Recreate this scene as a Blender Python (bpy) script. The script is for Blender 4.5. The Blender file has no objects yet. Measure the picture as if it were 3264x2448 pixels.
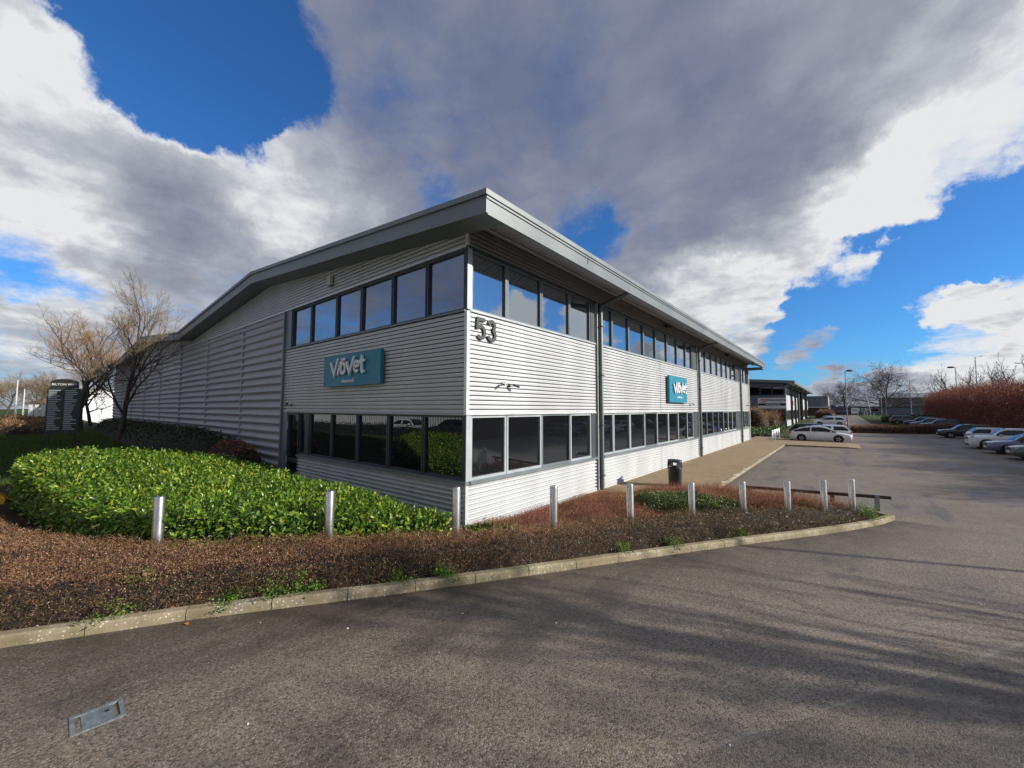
import bpy, math, random
import numpy as np
from mathutils import Vector, Matrix
rnd = random.Random(7)
rng = np.random.default_rng(11)
S = bpy.context.scene
COL = S.collection
rad = math.radians

# ------------------------------------------------------------------ camera
cam_d = bpy.data.cameras.new('camera')
cam_d.sensor_width = 36.0
cam_d.lens = 14.079
cam_d.clip_start = 0.05
cam_d.clip_end = 4000
cam_o = bpy.data.objects.new('camera', cam_d)
COL.objects.link(cam_o)
_R = Vector((0.77464616, 0.63238978, 0.00254818)); _U = Vector((0.03696443, -0.04930138, 0.9980997)); _F = Vector((-0.63131368, 0.7730799, 0.06156706))
cam_o.matrix_world = Matrix(((_R.x, _U.x, -_F.x, 6.7778), (_R.y, _U.y, -_F.y, -6.6148), (_R.z, _U.z, -_F.z, 3.0), (0, 0, 0, 1)))
S.camera = cam_o

# ------------------------------------------------------------------ light
SUN_AZ, SUN_EL = rad(24.0), rad(23.0)          # azimuth from +X towards +Y
sd = Vector((math.cos(SUN_AZ) * math.cos(SUN_EL), math.sin(SUN_AZ) * math.cos(SUN_EL), math.sin(SUN_EL)))
sun = bpy.data.lights.new('sun', 'SUN')
sun.energy = 5.0
sun.angle = rad(0.55)
sun.color = (1.0, 0.93, 0.84)
sun_o = bpy.data.objects.new('sun', sun)
sun_o.rotation_euler = sd.to_track_quat('Z', 'Y').to_euler()
sun_o.location = (40, 20, 40)
COL.objects.link(sun_o)

S.view_settings.view_transform = 'Standard'
S.view_settings.look = 'None'
S.view_settings.exposure = 0.3
S.view_settings.gamma = 1.0
S.view_settings.use_curve_mapping = False
S.cycles.max_bounces = 6
S.cycles.diffuse_bounces = 3
S.cycles.glossy_bounces = 3
S.cycles.transmission_bounces = 2
S.cycles.transparent_max_bounces = 4
S.cycles.caustics_reflective = False
S.cycles.caustics_refractive = False
S.cycles.sample_clamp_indirect = 6.0
S.cycles.use_denoising = True


class NT:
    """small node-tree helper"""
    def __init__(self, tree):
        self.t = tree; self.n = tree.nodes; self.l = tree.links
        self.n.clear()
    def new(self, typ, **kw):
        nd = self.n.new(typ)
        for k, v in kw.items():
            if k in ('i',):
                for kk, vv in v.items(): self.set(nd, kk, vv)
            else: setattr(nd, k, v)
        return nd
    def set(self, nd, key, v):
        s = nd.inputs[key]
        if isinstance(v, bpy.types.NodeSocket): self.l.new(v, s)
        elif isinstance(v, bpy.types.Node): self.l.new(v.outputs[0], s)
        else: s.default_value = v
    def math(self, op, a, b=0.0, c=0.0, clamp=False):
        nd = self.n.new('ShaderNodeMath'); nd.operation = op; nd.use_clamp = clamp
        self.set(nd, 0, a); self.set(nd, 1, b); self.set(nd, 2, c)
        return nd.outputs[0]
    def vmath(self, op, a, b=(0, 0, 0), out=0):
        nd = self.n.new('ShaderNodeVectorMath'); nd.operation = op
        self.set(nd, 0, a)
        if op == 'SCALE': self.set(nd, 'Scale', b)
        else: self.set(nd, 1, b)
        return nd.outputs[out]
    def mix(self, f, a, b, mode='MIX'):
        nd = self.n.new('ShaderNodeMix'); nd.data_type = 'RGBA'; nd.blend_type = mode
        self.set(nd, 0, f); self.set(nd, 6, a); self.set(nd, 7, b)
        return nd.outputs[2]
    def ramp(self, f, stops, interp='LINEAR'):
        nd = self.n.new('ShaderNodeValToRGB'); cr = nd.color_ramp; cr.interpolation = interp
        while len(cr.elements) < len(stops): cr.elements.new(0.5)
        for e, (p, c) in zip(cr.elements, stops):
            e.position = p; e.color = (c[0], c[1], c[2], 1.0)
        self.set(nd, 0, f)
        return nd.outputs[0]
    def rng(self, v, a, b, lo=0.0, hi=1.0, smooth=True):
        nd = self.n.new('ShaderNodeMapRange'); nd.interpolation_type = 'SMOOTHSTEP' if smooth else 'LINEAR'; nd.clamp = True
        self.set(nd, 0, v); self.set(nd, 1, a); self.set(nd, 2, b); self.set(nd, 3, lo); self.set(nd, 4, hi)
        return nd.outputs[0]
    def noise(self, vec, scale, detail=4.0, rough=0.55, out=0, dist=0.0):
        nd = self.n.new('ShaderNodeTexNoise')
        if vec is not None: self.set(nd, 'Vector', vec)
        nd.inputs['Scale'].default_value = scale; nd.inputs['Detail'].default_value = detail
        nd.inputs['Roughness'].default_value = rough; nd.inputs['Distortion'].default_value = dist
        return nd.outputs[out]


# ------------------------------------------------------------------ sky with broken cloud
world = bpy.data.worlds.new('World')
S.world = world
world.use_nodes = True
w = NT(world.node_tree)
sky = w.new('ShaderNodeTexSky')
sky.sky_type = 'NISHITA'
sky.sun_disc = False
sky.sun_elevation = SUN_EL
sky.sun_rotation = math.pi / 2 - SUN_AZ
sky.altitude = 100
sky.air_density = 1.0
sky.dust_density = 0.35
sky.ozone_density = 2.2
tc = w.new('ShaderNodeTexCoord')
D = tc.outputs['Generated']
sep = w.new('ShaderNodeSeparateXYZ', i={0: D})
dz = w.math('MAXIMUM', sep.outputs[2], 0.0)
den = w.math('ADD', dz, 0.16)
comb = w.new('ShaderNodeCombineXYZ', i={0: w.math('DIVIDE', sep.outputs[0], den), 1: w.math('DIVIDE', sep.outputs[1], den), 2: 0.37})
UV = comb.outputs[0]
wn = w.noise(UV, 1.7, 3.0, 0.55, out=1)
wn2 = w.noise(D, 6.0, 7.0, 0.66, out=1)
warp = w.vmath('ADD', w.vmath('SCALE', w.vmath('SUBTRACT', wn, (0.5, 0.5, 0.5)), 0.16), w.vmath('SCALE', w.vmath('SUBTRACT', wn2, (0.5, 0.5, 0.5)), 0.20))
DW = w.vmath('NORMALIZE', w.vmath('ADD', D, warp))


def blobs(vec, items):
    acc = None
    for (x, y, z, r_out, r_in, amp) in items:
        l = math.sqrt(x * x + y * y + z * z)
        d = w.vmath('DOT_PRODUCT', vec, (x / l, y / l, z / l), out=1)
        v = w.rng(d, math.cos(rad(r_out)), math.cos(rad(r_in)), 0.0, amp)
        acc = v if acc is None else w.math('ADD', acc, v)
    return acc


fb = w.noise(UV, 1.15, 9.0, 0.6)
fb2 = w.noise(UV, 4.2, 8.0, 0.62)
holes = blobs(DW, [(-0.80, 0.12, 0.585, 11, 4, 1.0), (-0.815, 0.17, 0.55, 8, 3, 0.6), (-0.745, 0.20, 0.64, 10, 3, 0.8), (-0.755, 0.07, 0.66, 10, 4, 0.8),
                   (0.032, 0.979, 0.185, 9, 3, 0.9), (0.149, 0.964, 0.20, 9.5, 4, 0.95), (0.215, 0.937, 0.245, 8, 3, 0.55),
                   (0.10, 0.984, 0.125, 8, 3, 0.8), (-0.035, 0.99, 0.12, 7, 2, 0.7), (0.33, 0.92, 0.22, 12, 4, 0.8),
                   (-0.449, 0.79, 0.400, 5.5, 0.3, 0.33), (-0.39, 0.83, 0.385, 4.5, 0.3, 0.26), (-0.677, 0.545, 0.494, 4.2, 0.3, 0.24), (-0.969, -0.01, 0.235, 6, 0.5, 0.5),
                   (0.52, 0.80, 0.33, 14, 6, 1.0), (0.68, 0.68, 0.30, 16, 6, 0.9), (0.75, 0.30, 0.55, 20, 8, 0.7), (0.9, -0.35, 0.35, 14, 6, 0.6)])
adds = blobs(DW, [(0.155, 0.985, 0.182, 3.4, 0.4, 0.95), (0.205, 0.975, 0.178, 3.2, 0.4, 0.9), (-0.042, 0.995, 0.126, 3.6, 0.4, 1.0),
                  (0.16, 0.985, 0.075, 6, 2, 0.9), (0.27, 0.955, 0.085, 7, 2, 0.9), (0.03, 0.997, 0.05, 4.5, 1.5, 0.7), (-0.9, 0.05, 0.42, 14, 5, 0.5),
                  (-0.066, 0.929, 0.365, 12, 5, 0.55), (0.60, 0.77, 0.20, 5.5, 1, 1.1), (0.47, 0.86, 0.20, 5, 1, 1.0), (0.68, 0.72, 0.18, 8, 2, 0.8), (0.36, 0.93, 0.12, 5, 2, 0.7)])
cov = w.math('ADD', 0.62, w.math('MULTIPLY', w.math('SUBTRACT', fb, 0.5), 1.15))
cov = w.math('ADD', cov, w.math('MULTIPLY', w.math('SUBTRACT', fb2, 0.5), 0.42))
cov = w.math('ADD', cov, w.math('MULTIPLY', w.math('SUBTRACT', w.noise(UV, 13.0, 6.0, 0.65), 0.5), 0.34))
cov = w.math('SUBTRACT', w.math('ADD', cov, adds), w.math('MINIMUM', holes, 1.05))
mask = w.rng(cov, 0.16, 0.68)
thick = w.rng(cov, 0.35, 1.05)
lum = blobs(DW, [(-0.93, -0.01, 0.46, 15, 3, 0.48), (-0.82, 0.30, 0.47, 12, 3, 0.36), (0.06, 0.93, 0.30, 13, 3, 0.45), (0.18, 0.90, 0.40, 15, 4, 0.32), (-0.2, 0.93, 0.24, 9, 3, 0.45),
                 (0.2, 0.97, 0.08, 9, 3, 0.5), (-0.98, 0.0, 0.2, 12, 3, 0.25), (0.55, 0.6, 0.5, 30, 5, 0.45), (0.9, 0.3, 0.3, 35, 6, 0.35), (0.55, 0.8, 0.18, 12, 4, 0.5)])
dark = blobs(DW, [(-0.60, 0.47, 0.62, 20, 6, 0.38), (-0.33, 0.72, 0.56, 22, 6, 0.34), (-0.88, 0.12, 0.33, 10, 3, 0.16), (0.0, 0.8, 0.72, 18, 5, 0.18), (-0.62, -0.68, 0.36, 45, 12, 0.34)])
tone = w.math('ADD', 0.455, w.math('MULTIPLY', w.math('SUBTRACT', fb2, 0.5), 0.95))
tone = w.math('ADD', tone, w.math('MULTIPLY', w.math('SUBTRACT', w.noise(UV, 0.9, 6.0, 0.55), 0.5), 0.5))
tone = w.math('SUBTRACT', w.math('ADD', tone, lum), dark)
tone = w.math('ADD', tone, w.math('MULTIPLY', w.math('SUBTRACT', 1.0, thick), 0.22))
ccol = w.ramp(tone, [(0.0, (0.19, 0.225, 0.35)), (0.28, (0.28, 0.305, 0.41)), (0.55, (0.40, 0.425, 0.51)), (0.8, (0.60, 0.63, 0.69)), (1.0, (0.98, 1.0, 1.02))])
bg1 = w.new('ShaderNodeBackground', i={0: w.mix(1.0, sky.outputs[0], (0.34, 0.78, 1.30, 1), 'MULTIPLY'), 1: 0.092})
bg2 = w.new('ShaderNodeBackground', i={0: ccol, 1: 0.66})
mx = w.new('ShaderNodeMixShader', i={0: mask, 1: bg1.outputs[0], 2: bg2.outputs[0]})
w.new('ShaderNodeOutputWorld', i={0: mx.outputs[0]})

# ------------------------------------------------------------------ materials
MATS = {}


def coords(t, space='Object'):
    if space == 'World':
        return t.new('ShaderNodeNewGeometry').outputs['Position']
    return t.new('ShaderNodeTexCoord').outputs[space]


def mat(name, col, rough=0.6, metal=0.0, var=0.12, scale=3.0, bump=0.0, bscale=60.0, spec=0.5, stretch=(1, 1, 1), coat=0.0, col2=None, vdetail=5.0):
    if name in MATS: return MATS[name]
    m = bpy.data.materials.new(name); m.use_nodes = True
    t = NT(m.node_tree)
    pos = t.vmath('MULTIPLY', coords(t, 'World'), stretch)
    n = t.noise(pos, scale, vdetail, 0.6)
    c2 = col2 if col2 else tuple(max(0, c * (1 - var * 2.2)) for c in col)
    c1 = tuple(min(1, c * (1 + var)) for c in col)
    c = t.ramp(n, [(0.28, c2), (0.72, c1)])
    b = t.new('ShaderNodeBsdfPrincipled', i={'Base Color': c, 'Metallic': metal, 'Specular IOR Level': spec, 'Coat Weight': coat})
    t.set(b, 'Roughness', t.rng(n, 0.2, 0.8, max(0, rough - 0.08), min(1, rough + 0.08)))
    if bump > 0:
        bn = t.new('ShaderNodeBump', i={'Strength': bump, 'Distance': 0.02, 'Height': t.noise(coords(t, 'World'), bscale, 3.0, 0.6)})
        t.set(b, 'Normal', bn.outputs[0])
    t.new('ShaderNodeOutputMaterial', i={0: b.outputs[0]})
    MATS[name] = m
    return m


def leafmat(name, stops, rough=0.4, trans=0.25, spec=0.5):
    m = bpy.data.materials.new(name); m.use_nodes = True
    t = NT(m.node_tree)
    g = t.new('ShaderNodeNewGeometry')
    big = t.noise(g.outputs['Position'], 0.9, 3.0)
    r = t.math('ADD', t.math('MULTIPLY', g.outputs['Random Per Island'], 0.86), t.math('MULTIPLY', t.math('SUBTRACT', big, 0.43), 0.5))
    c = t.ramp(r, stops)
    b = t.new('ShaderNodeBsdfPrincipled', i={'Base Color': c, 'Roughness': rough, 'Specular IOR Level': spec})
    tr = t.new('ShaderNodeBsdfTranslucent', i={'Color': t.mix(1.0, c, (1.15, 1.2, 0.7, 1), 'MULTIPLY')})
    mxs = t.new('ShaderNodeMixShader', i={0: trans, 1: b.outputs[0], 2: tr.outputs[0]})
    t.new('ShaderNodeOutputMaterial', i={0: mxs.outputs[0]})
    MATS[name] = m
    return m


def glassmat(name, tint=(0.012, 0.015, 0.018), refl=0.22, col=(0.85, 0.92, 1.0), blend=0.42):
    m = bpy.data.materials.new(name); m.use_nodes = True
    t = NT(m.node_tree)
    g = t.new('ShaderNodeNewGeometry')
    wav = t.new('ShaderNodeBump', i={'Strength': 0.035, 'Distance': 0.05, 'Height': t.noise(g.outputs['Position'], 0.8, 2.0)})
    d = t.new('ShaderNodeBsdfDiffuse', i={0: tint + (1,)})
    gl = t.new('ShaderNodeBsdfGlossy', i={'Color': col + (1,), 'Roughness': 0.012, 'Normal': wav.outputs[0]})
    lw = t.new('ShaderNodeLayerWeight', i={'Blend': blend})
    f = t.math('ADD', refl, t.math('MULTIPLY', lw.outputs['Fresnel'], 1.0 - refl), clamp=True)
    mxs = t.new('ShaderNodeMixShader', i={0: f, 1: d.outputs[0], 2: gl.outputs[0]})
    t.new('ShaderNodeOutputMaterial', i={0: mxs.outputs[0]})
    MATS[name] = m
    return m


def asphalt(name):
    m = bpy.data.materials.new(name); m.use_nodes = True
    t = NT(m.node_tree)
    P = coords(t, 'World')
    big = t.noise(P, 0.22, 5.0, 0.6)
    mid = t.noise(P, 1.3, 5.0, 0.62)
    fine = t.noise(P, 70.0, 3.0, 0.7)
    vor = t.new('ShaderNodeTexVoronoi', i={'Vector': P, 'Scale': 66.0})
    vc = t.new('ShaderNodeSeparateColor', i={0: vor.outputs['Color']})
    base = t.ramp(t.math('ADD', t.math('MULTIPLY', big, 0.6), t.math('MULTIPLY', mid, 0.4)), [(0.28, (0.112, 0.084, 0.062)), (0.5, (0.205, 0.162, 0.122)), (0.72, (0.295, 0.24, 0.187))])
    # crushed stone in the surface
    chip = t.math('GREATER_THAN', vc.outputs[0], 0.80)
    dk = t.math('LESS_THAN', vc.outputs[1], 0.25)
    c = t.mix(t.math('MULTIPLY', chip, 0.50), base, (0.40, 0.365, 0.32, 1))
    c = t.mix(t.math('MULTIPLY', dk, 0.62), c, (0.022, 0.019, 0.017, 1))
    c = t.mix(t.rng(fine, 0.35, 0.65, 0.0, 0.35), c, (0.045, 0.038, 0.033, 1))
    # older, darker lay of asphalt south of a joint line, pale worn joint
    sp = t.new('ShaderNodeSeparateXYZ', i={0: P})
    jx = t.math('ADD', t.math('ADD', t.math('MULTIPLY', sp.outputs[0], 0.86), t.math('MULTIPLY', sp.outputs[1], -0.51)), t.math('MULTIPLY', t.math('SUBTRACT', mid, 0.5), 0.16))
    j = t.math('ABSOLUTE', t.math('SUBTRACT', jx, 6.62))
    c = t.mix(t.math('MULTIPLY', t.rng(j, 0.02, 0.06, 1.0, 0.0), t.rng(mid, 0.42, 0.6, 0.0, 0.45)), c, (0.26, 0.235, 0.21, 1))
    c = t.mix(t.math('MULTIPLY', t.math('GREATER_THAN', jx, 6.62), t.rng(big, 0.42, 0.62, 0.1, 0.38)), c, (0.055, 0.048, 0.043, 1))
    # damp dirty strips
    dn = t.noise(t.vmath('MULTIPLY', P, (0.5, 0.14, 1)), 1.6, 5.0, 0.65)
    c = t.mix(t.rng(dn, 0.54, 0.66, 0.0, 0.5), c, (0.035, 0.031, 0.029, 1))
    at = t.new('ShaderNodeAttribute', attribute_name='edge')
    ed = t.math('MULTIPLY', at.outputs['Fac'], t.rng(mid, 0.3, 0.62, 0.35, 1.0))
    c = t.mix(t.math('MULTIPLY', ed, 0.85), c, (0.034, 0.023, 0.016, 1))
    moss = t.math('MULTIPLY', at.outputs['Fac'], t.rng(t.noise(P, 2.2, 4.0), 0.58, 0.7, 0.0, 0.55))
    c = t.mix(moss, c, (0.045, 0.052, 0.018, 1))
    b = t.new('ShaderNodeBsdfPrincipled', i={'Base Color': c, 'Specular IOR Level': 0.45})
    t.set(b, 'Roughness', t.rng(dn, 0.4, 0.68, 0.80, 0.52))
    h = t.math('ADD', t.math('MULTIPLY', vor.outputs['Distance'], -1.0), t.math('MULTIPLY', fine, 0.4))
    bn = t.new('ShaderNodeBump', i={'Strength': 0.75, 'Distance': 0.006, 'Height': h})
    t.set(b, 'Normal', bn.outputs[0])
    t.new('ShaderNodeOutputMaterial', i={0: b.outputs[0]})
    MATS[name] = m
    return m


def paving(name):
    m = bpy.data.materials.new(name); m.use_nodes = True
    t = NT(m.node_tree)
    P = coords(t, 'World')
    br = t.new('ShaderNodeTexBrick', i={'Vector': P, 'Scale': 1.0, 'Mortar Size': 0.006, 'Brick Width': 0.2, 'Row Height': 0.1, 'Bias': 0.0,
                                        'Color1': (0.27, 0.185, 0.10, 1), 'Color2': (0.335, 0.235, 0.135, 1), 'Mortar': (0.12, 0.095, 0.055, 1)})
    n = t.noise(P, 0.9, 6.0, 0.62)
    c = t.mix(t.rng(n, 0.45, 0.7, 0.0, 0.6), br.outputs[0], (0.15, 0.125, 0.06, 1))
    c = t.mix(t.rng(t.noise(P, 9.0, 4.0), 0.4, 0.7, 0.0, 0.35), c, (0.36, 0.28, 0.18, 1))
    b = t.new('ShaderNodeBsdfPrincipled', i={'Base Color': c, 'Roughness': 0.85})
    bn = t.new('ShaderNodeBump', i={'Strength': 0.4, 'Distance': 0.004, 'Height': br.outputs['Fac']}); bn.invert = True
    t.set(b, 'Normal', bn.outputs[0])
    t.new('ShaderNodeOutputMaterial', i={0: b.outputs[0]})
    MATS[name] = m
    return m


def kerbmat(name):
    m = bpy.data.materials.new(name); m.use_nodes = True
    t = NT(m.node_tree)
    P = coords(t, 'World')
    n = t.noise(P, 2.3, 6.0, 0.65)
    c = t.ramp(n, [(0.25, (0.17, 0.135, 0.08)), (0.5, (0.27, 0.222, 0.14)), (0.75, (0.38, 0.335, 0.23))])
    vor = t.new('ShaderNodeTexVoronoi', i={'Vector': P, 'Scale': 34.0})
    vc = t.new('ShaderNodeSeparateColor', i={0: vor.outputs['Color']})
    li = t.math('MULTIPLY', t.math('GREATER_THAN', vc.outputs[0], 0.72), t.math('LESS_THAN', vor.outputs['Distance'], 0.36))
    c = t.mix(t.math('MULTIPLY', li, t.rng(n, 0.35, 0.6)), c, (0.60, 0.58, 0.50, 1))
    c = t.mix(t.rng(t.noise(P, 1.1, 4.0), 0.52, 0.68, 0.0, 0.5), c, (0.10, 0.105, 0.035, 1))
    b = t.new('ShaderNodeBsdfPrincipled', i={'Base Color': c, 'Roughness': 0.9})
    bn = t.new('ShaderNodeBump', i={'Strength': 0.6, 'Distance': 0.008, 'Height': t.noise(P, 40.0, 4.0, 0.7)})
    t.set(b, 'Normal', bn.outputs[0])
    t.new('ShaderNodeOutputMaterial', i={0: b.outputs[0]})
    MATS[name] = m
    return m


def grassmat(name, a, bb):
    m = bpy.data.materials.new(name); m.use_nodes = True
    t = NT(m.node_tree)
    P = coords(t, 'World')
    n = t.math('ADD', t.math('MULTIPLY', t.noise(P, 0.35, 6.0, 0.65), 0.6), t.math('MULTIPLY', t.noise(P, 14.0, 4.0, 0.7), 0.4))
    c = t.ramp(n, [(0.3, a), (0.7, bb)])
    b = t.new('ShaderNodeBsdfPrincipled', i={'Base Color': c, 'Roughness': 0.9, 'Specular IOR Level': 0.2})
    bn = t.new('ShaderNodeBump', i={'Strength': 0.8, 'Distance': 0.05, 'Height': t.noise(P, 30.0, 4.0, 0.7)})
    t.set(b, 'Normal', bn.outputs[0])
    t.new('ShaderNodeOutputMaterial', i={0: b.outputs[0]})
    MATS[name] = m
    return m


asphalt('asphalt'); paving('paving'); kerbmat('kerb')
grassmat('grass', (0.022, 0.035, 0.008), (0.065, 0.095, 0.018))
grassmat('soil', (0.035, 0.022, 0.014), (0.085, 0.055, 0.033))
grassmat('litter', (0.045, 0.024, 0.014), (0.13, 0.07, 0.035))
glassmat('glass_up', (0.020, 0.026, 0.034), 0.34)
glassmat('glass_low', (0.008, 0.009, 0.011), 0.075)
glassmat('glass_car', (0.010, 0.011, 0.013), 0.03, blend=0.22)
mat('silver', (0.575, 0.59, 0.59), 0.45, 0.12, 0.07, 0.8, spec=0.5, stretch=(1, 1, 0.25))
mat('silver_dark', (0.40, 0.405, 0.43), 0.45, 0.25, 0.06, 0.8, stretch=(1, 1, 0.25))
mat('sage', (0.205, 0.228, 0.222), 0.45, 0.25, 0.06, 0.5, stretch=(1, 1, 0.4))
mat('frame', (0.19, 0.225, 0.24), 0.4, 0.2, 0.08, 1.5)
mat('frame_light', (0.42, 0.46, 0.47), 0.4, 0.2, 0.06, 1.5)
mat('frame_dark', (0.055, 0.062, 0.072), 0.45, 0.2, 0.1, 1.5)
mat('pipe', (0.12, 0.15, 0.15), 0.45, 0.2, 0.08)
mat('postgrey', (0.058, 0.068, 0.07), 0.5, 0.1, 0.08, 1.5)
mat('trim', (0.72, 0.74, 0.73), 0.35, 0.3, 0.05, 1.5)
mat('brickline', (0.42, 0.21, 0.12), 0.9, 0.0, 0.25, 9.0)
mat('black', (0.012, 0.012, 0.013), 0.6, 0.0, 0.2)
mat('dark', (0.03, 0.032, 0.036), 0.6, 0.0, 0.2)
mat('teal', (0.012, 0.205, 0.30), 0.42, 0.0, 0.05, 1.0)
mat('white', (0.80, 0.80, 0.79), 0.45, 0.0, 0.04, 2.0)
mat('offwhite', (0.62, 0.61, 0.57), 0.6, 0.0, 0.1, 2.0)
mat('charcoal', (0.035, 0.038, 0.042), 0.5, 0.2, 0.1)
mat('rubber', (0.012, 0.012, 0.012), 0.85, 0.0, 0.2)
mat('alloy', (0.50, 0.51, 0.53), 0.35, 0.35, 0.08)
mat('wood', (0.075, 0.042, 0.026), 0.8, 0.0, 0.3, 4.0, stretch=(0.5, 4, 4), bump=0.3)
mat('wood_pale', (0.45, 0.35, 0.22), 0.85, 0.0, 0.2, 4.0)
mat('galv', (0.30, 0.32, 0.34), 0.45, 0.6, 0.1, 4.0)
mat('bark', (0.085, 0.062, 0.045), 0.9, 0.0, 0.3, 6.0, bump=0.6, bscale=30)
mat('twig_tan', (0.38, 0.22, 0.088), 0.85, 0.0, 0.2, 0.8)
mat('twig_pale', (0.32, 0.235, 0.125), 0.85, 0.0, 0.2, 0.8)
mat('twig_dark', (0.062, 0.045, 0.035), 0.9, 0.0, 0.2, 0.8)
mat('twig_red', (0.30, 0.10, 0.07), 0.8, 0.0, 0.25, 2.0)
mat('core_brown', (0.026, 0.016, 0.010), 0.95, 0.0, 0.3, 8.0)
mat('core_green', (0.012, 0.018, 0.006), 0.95, 0.0, 0.3, 8.0)
mat('core_beech', (0.10, 0.042, 0.026), 0.95, 0.0, 0.35, 2.0)
mat('orange', (0.75, 0.20, 0.03), 0.5)
mat('red', (0.55, 0.03, 0.03), 0.4)
mat('cream_glow', (0.75, 0.62, 0.38), 0.5)
mat('greenboard', (0.008, 0.022, 0.021), 0.4, 0.0, 0.1)
mat('paint_line', (0.50, 0.44, 0.36), 0.8, 0.0, 0.3, 12.0)
mat('paint_white', (0.75, 0.75, 0.72), 0.7, 0.0, 0.15, 12.0)
mat('leaf_orange', (0.55, 0.20, 0.04), 0.6, 0.0, 0.2)
mat('yellow', (0.72, 0.40, 0.02), 0.55, 0.0, 0.1)
mat('brickwall', (0.16, 0.10, 0.085), 0.9, 0.0, 0.2, 3.0)
mat('greywall', (0.17, 0.175, 0.20), 0.7, 0.0, 0.1, 0.6)
mat('iron', (0.30, 0.34, 0.34), 0.5, 0.5, 0.2, 14.0, bump=0.4, bscale=90)


def steel():
    m = bpy.data.materials.new('steel'); m.use_nodes = True
    t = NT(m.node_tree)
    P = coords(t, 'World')
    n = t.noise(t.vmath('MULTIPLY', P, (40, 40, 1.5)), 6.0, 3.0)
    d = t.noise(P, 3.0, 5.0)
    c = t.ramp(d, [(0.3, (0.42, 0.41, 0.40)), (0.7, (0.62, 0.61, 0.60))])
    b = t.new('ShaderNodeBsdfPrincipled', i={'Base Color': c, 'Metallic': 0.92, 'Roughness': t.rng(n, 0.3, 0.7, 0.22, 0.38)})
    t.new('ShaderNodeOutputMaterial', i={0: b.outputs[0]})
    MATS['steel'] = m


steel()
leafmat('laurel', [(0.0, (0.020, 0.055, 0.010)), (0.25, (0.070, 0.150, 0.016)), (0.52, (0.145, 0.275, 0.026)), (0.76, (0.265, 0.38, 0.04)), (0.91, (0.46, 0.47, 0.06)), (1.0, (0.64, 0.44, 0.04))], 0.30, 0.34)
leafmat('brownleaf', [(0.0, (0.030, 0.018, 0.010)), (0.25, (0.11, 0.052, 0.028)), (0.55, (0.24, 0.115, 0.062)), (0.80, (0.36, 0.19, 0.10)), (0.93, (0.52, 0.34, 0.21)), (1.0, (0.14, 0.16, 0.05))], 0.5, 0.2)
leafmat('darkshadeleaf', [(0.0, (0.012, 0.013, 0.006)), (0.4, (0.050, 0.044, 0.018)), (0.7, (0.135, 0.098, 0.048)), (0.90, (0.26, 0.18, 0.10)), (1.0, (0.46, 0.36, 0.25))], 0.4, 0.15)  # dark leaf colour of the right part, painted-in shade on the hedge front
leafmat('redleaf', [(0.0, (0.07, 0.026, 0.018)), (0.4, (0.20, 0.075, 0.048)), (0.75, (0.36, 0.15, 0.085)), (1.0, (0.48, 0.31, 0.15))], 0.6, 0.2)
leafmat('juniper', [(0.0, (0.025, 0.038, 0.012)), (0.4, (0.075, 0.11, 0.028)), (0.75, (0.16, 0.20, 0.055)), (1.0, (0.29, 0.31, 0.10))], 0.5, 0.15)
leafmat('weedleaf', [(0.0, (0.04, 0.11, 0.012)), (0.5, (0.11, 0.22, 0.025)), (1.0, (0.22, 0.34, 0.05))], 0.5, 0.3)
leafmat('beech', [(0.0, (0.10, 0.034, 0.022)), (0.4, (0.24, 0.085, 0.050)), (0.75, (0.38, 0.155, 0.090)), (1.0, (0.52, 0.27, 0.16))], 0.6, 0.3)
leafmat('greenleaf', [(0.0, (0.02, 0.045, 0.010)), (0.5, (0.055, 0.11, 0.018)), (1.0, (0.13, 0.20, 0.035))], 0.5, 0.25)
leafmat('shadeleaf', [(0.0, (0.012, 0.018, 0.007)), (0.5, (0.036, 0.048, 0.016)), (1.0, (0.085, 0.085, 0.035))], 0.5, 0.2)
leafmat('blade', [(0.0, (0.022, 0.045, 0.008)), (0.5, (0.055, 0.10, 0.016)), (1.0, (0.12, 0.16, 0.03))], 0.6, 0.3)
leafmat('tanleaf', [(0.0, (0.10, 0.055, 0.03)), (0.5, (0.28, 0.16, 0.075)), (1.0, (0.46, 0.30, 0.15))], 0.7, 0.25)


def carpaint(name, col, metal=0.0):
    m = bpy.data.materials.new(name); m.use_nodes = True
    t = NT(m.node_tree)
    b = t.new('ShaderNodeBsdfPrincipled', i={'Base Color': col + (1,), 'Metallic': metal, 'Roughness': 0.32, 'Coat Weight': 0.8, 'Coat Roughness': 0.06})
    t.set(b, 'Base Color', t.mix(t.rng(t.noise(coords(t, 'World'), 5.0, 5.0), 0.45, 0.75, 0.0, 0.18), col + (1,), (0.18, 0.16, 0.13, 1)))
    t.new('ShaderNodeOutputMaterial', i={0: b.outputs[0]})
    MATS[name] = m


for nm, c, mt in (('car_white', (0.78, 0.78, 0.78), 0), ('car_black', (0.010, 0.011, 0.016), 0), ('car_navy', (0.012, 0.016, 0.035), 0.2), ('car_blue', (0.13, 0.14, 0.22), 0.5),
                  ('car_silver', (0.46, 0.47, 0.49), 0.6), ('car_grey', (0.10, 0.11, 0.12), 0.4), ('car_green', (0.08, 0.12, 0.10), 0.3)):
    carpaint(nm, c, mt)

# ------------------------------------------------------------------ geometry helpers


def ss(t):
    t = np.clip(t, 0, 1)
    return t * t * (3 - 2 * t)


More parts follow.
